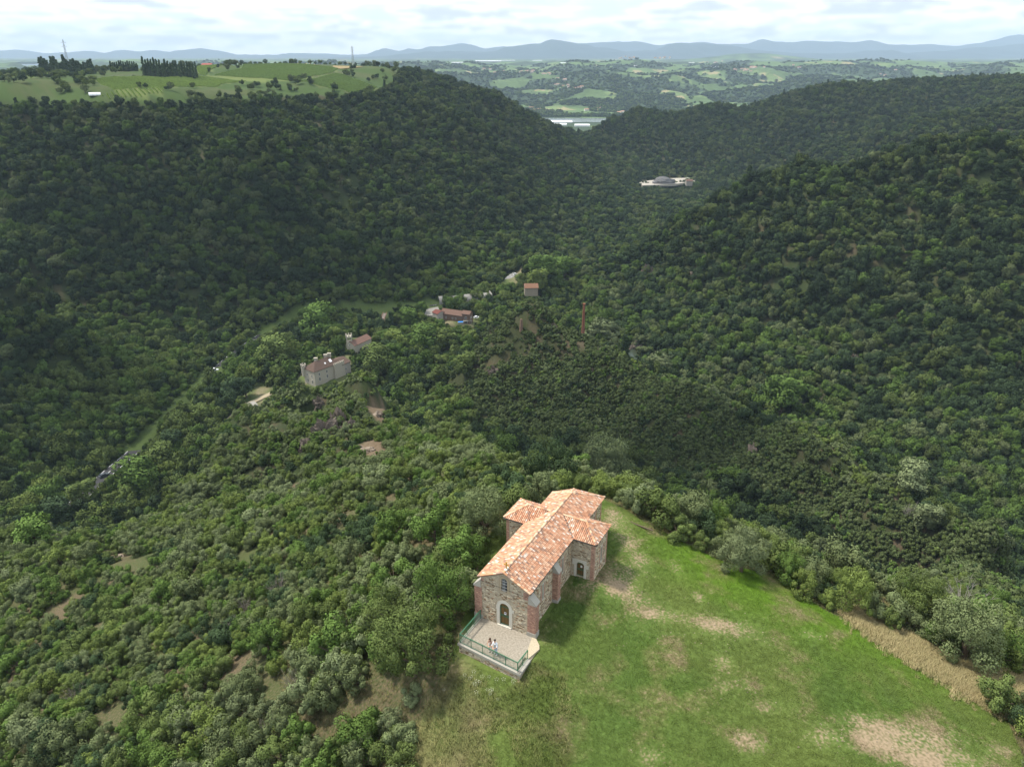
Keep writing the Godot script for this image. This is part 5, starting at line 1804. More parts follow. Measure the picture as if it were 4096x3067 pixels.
func build_valley() -> void:
	mats.trim = mat(0.48, 0.46, 0.42, 0.85)
	mats.pane = mat(0.03, 0.035, 0.045, 0.15, 0.5)
	mats.castle = rough_wall(0.58, 0.54, 0.45, 61, 0.22)
	mats.old_roof = rough_wall(0.15, 0.105, 0.085, 62, 0.3)
	mats.brown_wall = rough_wall(0.25, 0.17, 0.13, 63, 0.3)
	mats.brown_roof = rough_wall(0.22, 0.14, 0.11, 64, 0.3)
	mats.plaster = rough_wall(0.52, 0.49, 0.44, 65, 0.3)
	mats.concrete = rough_wall(0.42, 0.41, 0.38, 66, 0.3)
	# castle
	var wins := []
	for x in [3.2, 8.2, 14.2, 16.0, 17.8, 22.0]: wins.append([0, x, 4.6, 0.9, 1.7])
	for x in [3.2, 8.2, 14.2, 17.0]: wins.append([0, x, 7.6, 0.8, 1.3])
	for x in [2.2, 6.0]: wins.append([1, x, 3.2, 0.9, 1.9])
	for x in [2.2, 6.0]: wins.append([1, x, 6.8, 0.8, 1.5])
	var ca := house("castle", "weathered grey stone castle with brown hipped roof in the valley", "castle", [1255, 1488], [1359, 1449], [1202, 1474], -104.5, -115.0, 3.6, true, mats.castle, mats.old_roof, wins, 9.0)
	var fr: Array = ca.get_meta("frame")
	var ux: Vector3 = fr[0]
	var uz: Vector3 = fr[1]
	var len: float = fr[2]
	var dep: float = fr[3]
	var tu := begin()
	var tc := uz * dep
	tube(tu, tc + Vector3.UP * 6.0, tc + Vector3.UP * 12.0, 1.1, 1.3, 10)
	for k in 6:
		var a := TAU * k / 6.0
		var p := tc + Vector3(cos(a), 0, sin(a)) * 1.2 + Vector3.UP * 11.9
		box(tu, p - Vector3(0.3, 0, 0.3), p + Vector3(0.3, 0.9, 0.3))
	obj("turret", tu.commit(), mats.castle, ca)
	var bay := begin()
	prism(bay, PackedVector3Array([ux * 12.6 - uz * 1.2, ux * 19.4 - uz * 1.2, ux * 19.4, ux * 12.6]), Vector3.UP * 10.9)
	obj("projecting_bay", bay.commit(), mats.castle, ca)
	for k in 6:
		var p := ux * (12.9 + k * 1.2) - uz * 1.05 + Vector3.UP * 10.9
		obj("merlon", box_mesh(p - Vector3(0.3, 0, 0.25), p + Vector3(0.3, 0.75, 0.25)), mats.castle, ca)
	for k in 3:
		var p: Vector3 = ux * [6.0, 12.5, 15.0][k] + uz * dep * 0.62 + Vector3.UP * (fr[4] + 2.2)
		var cs := begin()
		box(cs, p - Vector3(0.9, 0, 0.5), p + Vector3(0.9, 2.4, 0.5))
		box(cs, p + Vector3(-1.05, 2.4, -0.65), p + Vector3(1.05, 2.65, 0.65))
		obj("chimney", cs.commit(), mats.castle, ca)
	for k in 2:
		var sl := begin()
		var x: float = [8.6, 12.0][k]
		var s: float = [0.8, 1.5][k]
		var n: Vector3 = (Vector3.UP * dep * 0.5 - uz * 3.6).normalized()
		var up: Vector3 = (uz * dep * 0.5 + Vector3.UP * 3.6).normalized()
		var p: Vector3 = ux * x + Vector3.UP * (fr[4] + 1.3) + uz * dep * 0.18 + n * 0.15
		prism(sl, PackedVector3Array([p, p + ux * s, p + ux * s + up * s * 1.2, p + up * s * 1.2]), n * 0.12)
		obj("roof_light", sl.commit(), mat(0.75, 0.76, 0.78, 0.4), ca)
	house("castle_wing", "brown gabled wing built against the grey castle", "building", [1368, 1460], [1400, 1444], [1330, 1436], -106.0, -115.0, 2.0, false, mats.plaster, mats.old_roof, [[0, 2.6, 5.2, 0.9, 1.4], [0, 2.6, 1.8, 0.9, 1.8]], 10.0)
	# bell tower and the hall behind it
	var tp := at_y(1401, 1412, -113.0)
	var tw := thing("bell_tower", "square crenellated stone bell tower rising from trees behind the castle", "tower", tp, 0.25)
	var ts := begin()
	box(ts, Vector3(-1.7, -2, -1.7), Vector3(1.7, 7.6, 1.7))
	for q in [[-1, -1], [1, -1], [-1, 1], [1, 1]]: box(ts, Vector3(q[0] * 1.3 - 0.4, 7.6, q[1] * 1.3 - 0.4), Vector3(q[0] * 1.3 + 0.4, 10.2, q[1] * 1.3 + 0.4))
	box(ts, Vector3(-1.9, 10.2, -1.9), Vector3(1.9, 10.9, 1.9))
	box(ts, Vector3(-0.15, 7.6, 1.35), Vector3(0.15, 10.2, 1.65))
	box(ts, Vector3(1.35, 7.6, -0.15), Vector3(1.65, 10.2, 0.15))
	obj("shaft", ts.commit(), mats.castle, tw)
	for q in [[-1.5, -1.5], [1.5, -1.5], [-1.5, 1.5], [1.5, 1.5], [0.0, 1.6], [0.0, -1.6]]: obj("merlon", box_mesh(Vector3(q[0] - 0.4, 10.9, q[1] - 0.3), Vector3(q[0] + 0.4, 11.9, q[1] + 0.3)), mats.castle, tw)
	var cl := begin()
	tube(cl, Vector3(0, 5.6, 1.7), Vector3(0, 5.6, 1.8), 0.75, 0.75, 14)
	var face := obj("clock_face", cl.commit(), mats.trim, tw)
	var ch2 := begin()
	tube(ch2, Vector3(0, 5.6, 1.8), Vector3(0, 5.6, 1.83), 0.35, 0.35, 12)
	obj("clock_opening", ch2.commit(), mats.pane, face)
	house("tower_hall", "long hall with faded red roof behind the bell tower", "building", [1418, 1383], [1484, 1353], [1400, 1362], -107.0, -114.0, 2.2, false, mats.castle, rough_wall(0.25, 0.155, 0.125, 67, 0.3), [], 7.0)
	# mill range by the road
	house("mill_range", "long brown mill range with slate-brown roof beside the valley road", "building", [1763, 1252], [1848, 1264], [1768, 1238], -114.2, -119.5, 2.6, false, mats.brown_wall, mats.brown_roof, [[0, 9.0, 2.2, 0.8, 1.1], [0, 11.5, 2.2, 0.8, 1.1], [0, 4.0, 2.2, 0.8, 1.1]], 7.0)
	house("mill_house", "tall brown mill house with balcony at the end of the mill range", "house", [1877, 1258], [1847, 1254], [1892, 1247], -112.6, -119.5, 1.7, false, mats.brown_wall, mats.brown_roof, [[0, 2.6, 3.2, 1.2, 1.7], [0, 2.6, 0.4, 1.4, 1.7], [1, 2.0, 3.4, 0.8, 1.2], [1, 3.6, 3.4, 0.8, 1.2]], 5.6)
	house("red_roof_house", "white walled house with dark red roof at the yard of the mill", "house", [1749, 1256], [1729, 1248], [1768, 1238], -113.6, -119.5, 1.5, false, mats.plaster, rough_wall(0.22, 0.085, 0.07, 68, 0.3), [[1, 2.0, 1.0, 0.9, 2.0]], 6.5)
	var bal := thing("mill_balcony", "concrete balcony slab under the tall mill house windows", "balcony", at_y(1872, 1280, -117.2), 0.15)
	var bs := begin()
	box(bs, Vector3(-3.4, -0.2, -0.4), Vector3(2.4, 0.1, 2.0))
	obj("slab", bs.commit(), mats.concrete, bal)
	for x in [-3.0, -0.4, 2.0]: obj("pillar", box_mesh(Vector3(x - 0.15, -2.6, 1.5), Vector3(x + 0.15, -0.2, 1.8)), mats.concrete, bal)
	var pool := thing("pool", "bright blue covered pool below the mill house", "pool", at_y(1842, 1290, -118.2), 0.12)
	var pb := begin()
	box(pb, Vector3(-1.9, -1.0, -1.0), Vector3(1.9, 0.55, 1.0))
	obj("rim", pb.commit(), mats.concrete, pool)
	var pw := begin()
	box(pw, Vector3(-1.75, 0.5, -0.88), Vector3(1.75, 0.62, 0.88))
	obj("cover", pw.commit(), mat(0.02, 0.22, 0.62, 0.5), pool)
	# ruined house, pillar, wall and brick chimney
	house("ruined_house", "small old house with rusty tiled roof on top of the knoll", "house", [2100, 1152], [2152, 1151], [2077, 1145], -65.0, -68.0, 1.7, false, rough_wall(0.36, 0.32, 0.26, 83, 0.3), rough_wall(0.27, 0.155, 0.105, 69, 0.3), [[1, 2.0, 2.6, 1.0, 1.4]], 6.0)
	var pil := thing("ruined_pillar", "lone crumbling stone pillar on the knoll's flank", "ruin", hit(2085, 1322), 0.3)
	var ps := begin()
	for k in 6:
		var w := 0.85 - k * 0.06
		box(ps, Vector3(-w + 0.05 * (k % 2), k * 1.2 - 1.0, -w), Vector3(w, k * 1.2 + 0.2, w - 0.07 * (k % 3)))
	obj("masonry", ps.commit(), mats.brown_wall, pil)
	var rw := thing("ruined_wall", "broken stone wall among shrubs on the knoll", "ruin", hit(2212, 1225), 0.4)
	var rws := begin()
	for k in 5: box(rws, Vector3(-2.6 + k * 1.05, -1.0, -0.35), Vector3(-1.55 + k * 1.05, 2.4 + [0.2, 0.7, 0.4, 0.9, -0.3][k], 0.35 + 0.02 * k))
	obj("masonry", rws.commit(), mats.brown_wall, rw)
	var chm := thing("brick_chimney", "tall tapering red brick factory chimney in the side valley", "chimney", at_z(2334, 1285, 455))
	var cs2 := begin()
	tube(cs2, Vector3(0, -8, 0), Vector3(0, 11.0, 0), 1.05, 0.66, 12)
	tube(cs2, Vector3(0, 11.0, 0), Vector3(0, 11.5, 0), 0.88, 0.88, 12)
	obj("shaft", cs2.commit(), rough_wall(0.33, 0.14, 0.09, 70, 0.5), chm)
	# roads
	var asphalt := rough_wall(0.075, 0.075, 0.082, 71, 0.2)
	var paint := mat(0.75, 0.75, 0.73, 0.7)
	road("valley_road", "two-lane asphalt road winding along the valley floor", road_line, 6.2, asphalt, paint)
	var far_road := PackedVector3Array()
	for p in [[2000, 1160], [2015, 1138], [2035, 1117], [2060, 1098], [2085, 1083], [2130, 1072]]: far_road.append(at_y(p[0], p[1], -121.5))
	road("far_road", "pale road bend with retaining wall beyond the knoll", far_road, 7.5, rough_wall(0.30, 0.30, 0.30, 72, 0.2), paint)
	var rt := thing("roadside_wall", "dark retaining wall under the far road bend", "wall", far_road[2])
	var rts := begin()
	for k in range(1, 4):
		var a := far_road[k] - far_road[2] + Vector3(3.2, 0.9, 3.2)
		var b := far_road[k + 1] - far_road[2] + Vector3(3.2, 0.9, 3.2)
		prism(rts, PackedVector3Array([a, b, b + Vector3(0.3, 0, 0.3), a + Vector3(0.3, 0, 0.3)]), Vector3(0, -5, 0))
	obj("masonry", rts.commit(), mats.brown_wall, rt)
	var tr := PackedVector3Array()
	for p in [[905, 1692], [945, 1655], [985, 1622], [1020, 1606], [1085, 1575]]:
		var q := hit(p[0], p[1])
		tr.append(q + Vector3(0, 0.3, 0))
	road("dirt_track", "pale dirt track along the meadow strip", tr, 3.4, rough_wall(0.46, 0.40, 0.28, 73, 0.2), null)
	var pd := thing("concrete_platform", "pale concrete platform with a low wall beside the dirt track", "platform", hit(1005, 1622), 0.6)
	var pds := begin()
	box(pds, Vector3(-2.4, -3.0, -3.0), Vector3(2.6, 0.9, 3.0))
	obj("slab", pds.commit(), mats.concrete, pd)
	var pdw := begin()
	box(pdw, Vector3(-2.5, -3.0, -3.1), Vector3(-2.15, 1.5, 3.1))
	obj("parapet", pdw.commit(), mats.brown_wall, pd)
	# tunnel mouth
	var tn := thing("tunnel_mouth", "round concrete tunnel mouth where the road enters the hillside", "tunnel", road_line[road_line.size() - 1] + Vector3(0.5, 0, -0.5), 0.25)
	var tns := begin()
	for k in 14:
		var a := PI * (k / 14.0)
		var b := PI * ((k + 1) / 14.0)
		for rr in [[4.3, 3.8]]:
			var pa := Vector3(0, sin(a) * rr[0] * 1.2, cos(a) * rr[0])
			var pb2 := Vector3(0, sin(b) * rr[0] * 1.2, cos(b) * rr[0])
			var qa := Vector3(0, sin(a) * rr[1] * 1.2, cos(a) * rr[1])
			var qb := Vector3(0, sin(b) * rr[1] * 1.2, cos(b) * rr[1])
			var o := Vector3(40, 0, 0)
			quad(tns, qa, qb, pb2, pa)
			quad(tns, pa, pb2, pb2 + o, pa + o)
			quad(tns, qa + Vector3(0.01, 0, 0), qb + Vector3(0.01, 0, 0), qb + o, qa + o)
	obj("portal_ring", tns.commit(), mats.concrete, tn)
	obj("tunnel_end", box_mesh(Vector3(39.5, -1, -4.5), Vector3(40, 5.4, 4.5)), mats.concrete, tn)
	var yard := begin()
	var yp := [at_y(1702, 1236, -119.0), at_y(1752, 1226, -119.0), at_y(1758, 1243, -119.0), at_y(1735, 1262, -119.0), at_y(1698, 1260, -119.0)]
	prism(yard, PackedVector3Array(yp), Vector3(0, -1.2, 0))
	tag(obj("mill_yard", yard.commit(), rough_wall(0.44, 0.42, 0.38, 74, 0.2)), "pale gravel yard between the road and the mill", "yard", "", "structure")
	# footbridge
	var f0 := at_y(1540, 1252, -118.6)
	var f1 := at_y(1519, 1298, -118.6)
	var fd := flat(f1 - f0)
	var fb := thing("footbridge", "narrow bridge with rusty railings from the road to the castle grounds", "bridge", f0)
	var fx := fd.normalized()
	var fz := Vector3(-fx.z, 0, fx.x)
	var fs := begin()
	prism(fs, PackedVector3Array([fz * -1.3, fd + fz * -1.3, fd + fz * 1.3, fz * 1.3]), Vector3(0, -0.4, 0))
	obj("deck", fs.commit(), rough_wall(0.40, 0.33, 0.29, 75, 0.4), fb)
	for s in [-1.3, 1.3]:
		var fr2 := begin()
		for y in [0.5, 1.05]: tube(fr2, fz * s + Vector3.UP * y, fd + fz * s + Vector3.UP * y, 0.07, 0.07, 4)
		for k in 9:
			var p: Vector3 = fd * (k / 8.0) + fz * s
			tube(fr2, p, p + Vector3.UP * 1.05, 0.06, 0.06, 4)
		obj("railing", fr2.commit(), mat(0.28, 0.12, 0.07, 0.8), fb)
	# stream and sandbar
	var ws := begin()
	var wp := []
	for p in [[2460, 1385], [2530, 1380], [2552, 1420], [2548, 1445], [2490, 1450]]: wp.append(at_y(p[0], p[1], -126.6))
	prism(ws, PackedVector3Array(wp), Vector3(0, -1, 0))
	tag(obj("stream", ws.commit(), mat(0.035, 0.045, 0.03, 0.12, 0.2)), "dark stream pool between the knoll and the rocks", "stream", "", "structure")
	var sb := begin()
	var spp := []
	for p in [[2488, 1420], [2512, 1424], [2527, 1433], [2505, 1437], [2484, 1430]]: spp.append(at_y(p[0], p[1], -126.3))
	prism(sb, PackedVector3Array(spp), Vector3(0, -1, 0))
	tag(obj("sandbar", sb.commit(), rough_wall(0.44, 0.38, 0.29, 76, 0.3)), "pale sandbar at the edge of the stream", "sandbar", "", "structure")
	# quarry yard, gravel heap, shed
	var qy := begin()
	var qp := []
	for p in [[2556, 728], [2600, 721], [2700, 712], [2780, 710], [2782, 724], [2700, 736], [2570, 741]]: qp.append(at_y(p[0], p[1], -134.0))
	prism(qy, PackedVector3Array(qp), Vector3(0, -3, 0))
	tag(obj("quarry_yard", qy.commit(), rough_wall(0.55, 0.52, 0.46, 77, 0.05)), "pale gravel yard in the far bend of the gorge", "yard", "", "structure")
	var hp := thing("gravel_heap", "grey heap of gravel on the pale yard", "heap", at_y(2655, 733, -134.0))
	obj("heap", blob(5, Vector3(17, 9, 8), 0.14), rough_wall(0.24, 0.24, 0.25, 78, 0.2), hp)
	house("quarry_shed", "brown roofed shed beside the pale yard", "shed", [2747, 724], [2772, 724], [2750, 716], -129.0, -135.0, 2.5, false, mats.plaster, mats.brown_roof, [], 7.0)
	# vehicles
	car("white_van", "white van on the valley road between trees", "van", road_at(857), 0.92, true, Color(0.78, 0.8, 0.82))
	car("dark_car", "dark car at the near bend of the valley road", "car", road_at(415), 0.95, false, Color(0.05, 0.06, 0.07))
	car("white_car", "white car on the pale far road bend", "car", at_y(2062, 1099, -121.3), 0.6, false, Color(0.8, 0.81, 0.82))
	car("parked_car", "white car parked behind the mill house", "car", at_y(1907, 1272, -118.6), 0.3, false, Color(0.75, 0.77, 0.8))
	car("quarry_truck", "dark truck with pale roof on the far gravel yard", "truck", at_y(2749, 715, -133.8), 1.2, true, Color(0.12, 0.13, 0.15))
	motorcycle(road_at(512))
func road_at(px: float) -> Vector3:
	for k in road_line.size() - 1:
		var a := pixel_of(road_line[k])
		var b := pixel_of(road_line[k + 1])
		if px <= b.x: return road_line[k].lerp(road_line[k + 1], (px - a.x) / (b.x - a.x)) + Vector3(0, 0.3, 0)
	return road_line[0]
func road(called: String, label: String, line: PackedVector3Array, wide: float, m: Material, paint: Material) -> void:
	var c := Curve3D.new()
	for k in line.size():
		var t := (line[mini(k + 1, line.size() - 1)] - line[maxi(k - 1, 0)]) / 6.0
		c.add_point(line[k], -t, t)
	c.bake_interval = 2.0
	var len := c.get_baked_length()
	var n := int(len / 3.0)
	var st := begin()
	var marks := begin()
	var marked := 0
	for k in n:
		var p := c.sample_baked(len * k / n)
		var q := c.sample_baked(len * (k + 1) / n)
		var s := flat(q - p).normalized().cross(Vector3.UP) * wide * 0.5
		var r := flat(c.sample_baked(minf(len, len * (k + 2) / n)) - q).normalized().cross(Vector3.UP) * wide * 0.5
		if r.length() < 0.1: r = s
		var up := Vector3(0, 0.25, 0)
		var y := Vector3(0, -2.5, 0)
		quad(st, p - s + up, q - r + up, q + r + up, p + s + up)
		quad(st, p - s + up, q - r + up, q - r + y, p - s + y)
		quad(st, p + s + up, q + r + up, q + r + y, p + s + y)
		if paint and k % 2 == 0:
			for o in [-0.88, 0.0, 0.88]:
				if o == 0.0 and k % 4: continue
				var w := s.normalized() * 0.09
				var u := up + Vector3(0, 0.008, 0)
				quad(marks, p + s * o - w + u, q + r * o - w + u, q + r * o + w + u, p + s * o + w + u)
	var o := obj(called, st.commit(), m)
	tag(o, label, "road", "", "structure")
	if paint: tag(obj("road_marking", marks.commit(), paint, o), "", "", "", "stuff")
func car(called: String, label: String, category: String, at: Vector3, turn: float, van: bool, c: Color) -> void:
	var o := thing(called, label, category, at, turn)
	var l := 2.6 if van else 2.1
	var top := 2.1 if van else 1.45
	var paint := mat(c.r, c.g, c.b, 0.35, 0.5)
	var st := begin()
	prism(st, PackedVector3Array([Vector3(-l, 0.3, -0.86), Vector3(l, 0.3, -0.86), Vector3(l, 0.75, -0.86), Vector3(l * 0.45, 0.95, -0.86), Vector3(-l, 0.95, -0.86)]), Vector3(0, 0, 1.72))
	obj("body", st.commit(), paint, o)
	var cb := begin()
	var a := -l * 0.95 if van else -l * 0.8
	prism(cb, PackedVector3Array([Vector3(a, 0.95, -0.76), Vector3(l * 0.42, 0.95, -0.76), Vector3(l * 0.12, top, -0.7), Vector3(a + 0.25, top, -0.7)]), Vector3(0, 0, 1.46))
	var cab := obj("cabin", cb.commit(), mats.pane, o)
	obj("roof_panel", box_mesh(Vector3(a + 0.22, top, -0.74), Vector3(l * 0.14, top + 0.05, 0.74)), paint if called != "quarry_truck" else mat(0.7, 0.7, 0.72, 0.4), cab)
	for x in [-l * 0.62, l * 0.62]:
		for z in [-0.8, 0.8]:
			var w := begin()
			tube(w, Vector3(x, 0.32, z - 0.1), Vector3(x, 0.32, z + 0.1), 0.32, 0.32, 10)
			obj("wheel", w.commit(), mat(0.02, 0.02, 0.02, 0.8), o)
func motorcycle(at: Vector3) -> void:
	var o := thing("motorcycle", "dark motorcycle with rider on the open stretch of valley road", "motorcycle", at, 0.95)
	var black := mat(0.03, 0.03, 0.035, 0.5)
	for x in [-0.7, 0.7]:
		var w := begin()
		tube(w, Vector3(x, 0.32, -0.07), Vector3(x, 0.32, 0.07), 0.32, 0.32, 10)
		obj("wheel", w.commit(), black, o)
	var b := begin()
	prism(b, PackedVector3Array([Vector3(-0.75, 0.55, -0.14), Vector3(0.55, 0.45, -0.14), Vector3(0.7, 1.0, -0.14), Vector3(0.1, 0.95, -0.14), Vector3(-0.8, 0.8, -0.14)]), Vector3(0, 0, 0.28))
	obj("frame", b.commit(), black, o)
	var st := begin()
	var suit := Color(0.05, 0.055, 0.07)
	var bones := [[Vector3(-0.2, 0.9, 0), Vector3(0.1, 1.4, 0), 0.15, 0.17, suit], [Vector3(0.14, 1.62, 0), Vector3(0.16, 1.66, 0), 0.12, 0.12, Color(0.1, 0.1, 0.1)]]
	for s in [-1.0, 1.0]:
		bones.append([Vector3(0.1, 1.38, 0.18 * s), Vector3(0.55, 1.1, 0.25 * s), 0.07, 0.05, suit])
		bones.append([Vector3(-0.2, 0.9, 0.1 * s), Vector3(0.2, 0.75, 0.2 * s), 0.1, 0.075, suit])
		bones.append([Vector3(0.2, 0.75, 0.2 * s), Vector3(-0.1, 0.35, 0.2 * s), 0.075, 0.05, suit])
	nets(st, bones, 0.04, 0.06)
	var r := obj("person", st.commit(), vmat(0.6, 0.4))
	tag(r, "rider in dark clothes on the motorcycle", "person")
	r.position = at
	r.rotation.y = 0.95
func blob(seed_: int, size: Vector3, rough: float) -> ArrayMesh:
	# an uneven boulder, heap or crag resting on y = 0
	var n := FastNoiseLite.new()
	n.seed = seed_
	n.frequency = 0.9
	n.fractal_octaves = 4
	var st := begin()
	var rows := 16
	var cols := 28
	st.set_smooth_group(-1)
	for i in rows + 1:
		var a := PI * 0.62 * i / rows
		for j in cols + 1:
			var b := TAU * (j % cols) / cols
			var d := Vector3(sin(a) * cos(b), cos(a), sin(a) * sin(b))
			var r := 1.0 + rough * 2.0 * n.get_noise_3d(d.x * 1.4, d.y * 1.4, d.z * 1.4) + rough * 1.6 * absf(n.get_noise_3d(d.x * 6, d.y * 2.2, d.z * 6))
			st.add_vertex(Vector3(d.x * size.x, d.y * size.y, d.z * size.z) * r)
	for i in rows:
		for j in cols:
			var k := i * (cols + 1) + j
			for q in [k, k + 1, k + cols + 1, k + 1, k + cols + 2, k + cols + 1]: st.add_index(q)
	st.deindex()
	st.generate_normals()
	return st.commit()
func build_rocks() -> void:
	var pale := rough_wall(0.36, 0.30, 0.24, 81, 0.25)
	var dark := rough_wall(0.20, 0.165, 0.14, 82, 0.2)
	var k := 0
	for r in [
		[1480, 1805, 3.2, 1.6, 2.4, 0, "pale bare rock slab on the ridge path"], [1510, 1830, 1.6, 1.1, 1.6, 0, "small pale boulder on the ridge path"], [1440, 1790, 1.5, 1.2, 1.2, 0, "pale boulder above the shrubs on the ridge path"],
		[1300, 1730, 5.0, 7.0, 3.5, 1, "tall dark cliff under the ridge knob"], [1350, 1690, 4.0, 7.0, 3.0, 1, "steep dark crag on the ridge knob"], [1400, 1720, 3.5, 5.0, 3.0, 1, "dark crag below the sandy ridge scar"], [1275, 1610, 3.0, 4.0, 2.5, 1, "rock face beside the castle bushes"], [1225, 1790, 3.0, 5.0, 2.5, 1, "lower dark crag on the valley side of the ridge"],
		[1520, 1660, 2.5, 2.0, 2.5, 0, "sandy rock scar on the ridge knob"], [1170, 1985, 2.4, 1.4, 1.6, 0, "pale rock in the scrub above the valley"], [450, 2240, 2.5, 0.9, 1.6, 0, "pale rocky patch in the low scrub"], [600, 2290, 1.6, 0.8, 1.2, 0, "small pale stones in the low scrub"],
		[2590, 1090, 7.0, 9.0, 4.0, 1, "brown cliff band on the facing hill"], [2650, 1130, 6.0, 8.0, 4.0, 1, "ribbed cliff low on the facing hill"], [2765, 1100, 2.5, 5.0, 2.0, 0, "pale streaked rock face on the facing hill"], [2540, 1395, 6.0, 7.0, 4.0, 1, "rock wall over the stream pool"],
		[3420, 1440, 4.0, 6.0, 3.0, 1, "brown rock outcrop on the near facing slope"], [3200, 1380, 3.5, 4.0, 3.0, 1, "dark rock outcrop in the facing wood"], [3020, 1800, 5.0, 5.0, 3.0, 1, "crag on the ridge below the lawn"], [1790, 1590, 3.0, 5.0, 2.5, 1, "rock rib at the foot of the knoll"], [1980, 1480, 4.0, 4.0, 3.0, 1, "scree rock on the knoll's flank"], [1330, 500, 9.0, 6.0, 5.0, 1, "brown bare crag high on the vineyard hill"],
	]:
		var p := hit(r[0], r[1])
		var o := obj("rock_outcrop", blob(900 + k, Vector3(r[2], r[3], r[4]) * 0.75, 0.42), pale if r[5] == 0 else dark)
		tag(o, r[6], "rock", "")
		o.position = p - Vector3(0, r[3] * 0.38, 0)
		o.rotation.y = k * 1.3
		k += 1
func pylon(label: String, base: Vector3, h: float) -> void:
	var o := thing("power_pylon", label, "pylon", base, 0.4, "pylons on the plateau")
	var steel := mat(0.30, 0.34, 0.36, 0.6)
	var leg := begin()
	var w := 1.7
	for s in [[-1, -1], [1, -1], [1, 1], [-1, 1]]:
		tube(leg, Vector3(s[0] * w, -1, s[1] * w), Vector3(s[0] * 0.35, h, s[1] * 0.35), 0.16, 0.12, 4)
	obj("mast", leg.commit(), steel, o)
	var br := begin()
	for k in 9:
		var t := k / 9.0
		var t2 := (k + 1) / 9.0
		var a := lerpf(w, 0.35, t)
		var b := lerpf(w, 0.35, t2)
		for s in [[-1, -1, 1, -1], [1, -1, 1, 1], [1, 1, -1, 1], [-1, 1, -1, -1]]:
			tube(br, Vector3(s[0] * a, t * h, s[1] * a), Vector3(s[2] * b, t2 * h, s[3] * b), 0.09, 0.09, 3)
			tube(br, Vector3(s[2] * a, t * h, s[3] * a), Vector3(s[0] * b, t2 * h, s[1] * b), 0.09, 0.09, 3)
	obj("bracing", br.commit(), steel, o)
	for y in [0.78, 0.9]:
		var ar := begin()
		tube(ar, Vector3(-3.2, h * y, 0), Vector3(3.2, h * y, 0), 0.13, 0.13, 4)
		tube(ar, Vector3(-3.2, h * y, 0), Vector3(0, h * (y + 0.05), 0), 0.1, 0.1, 3)
		tube(ar, Vector3(3.2, h * y, 0), Vector3(0, h * (y + 0.05), 0), 0.1, 0.1, 3)
		obj("arm", ar.commit(), steel, o)
func on_plateau(px: float, py: float, z: float) -> Vector3:
	var p := at_z(px, py, z)
	return Vector3(p.x, ground(p.x, p.z), p.z)
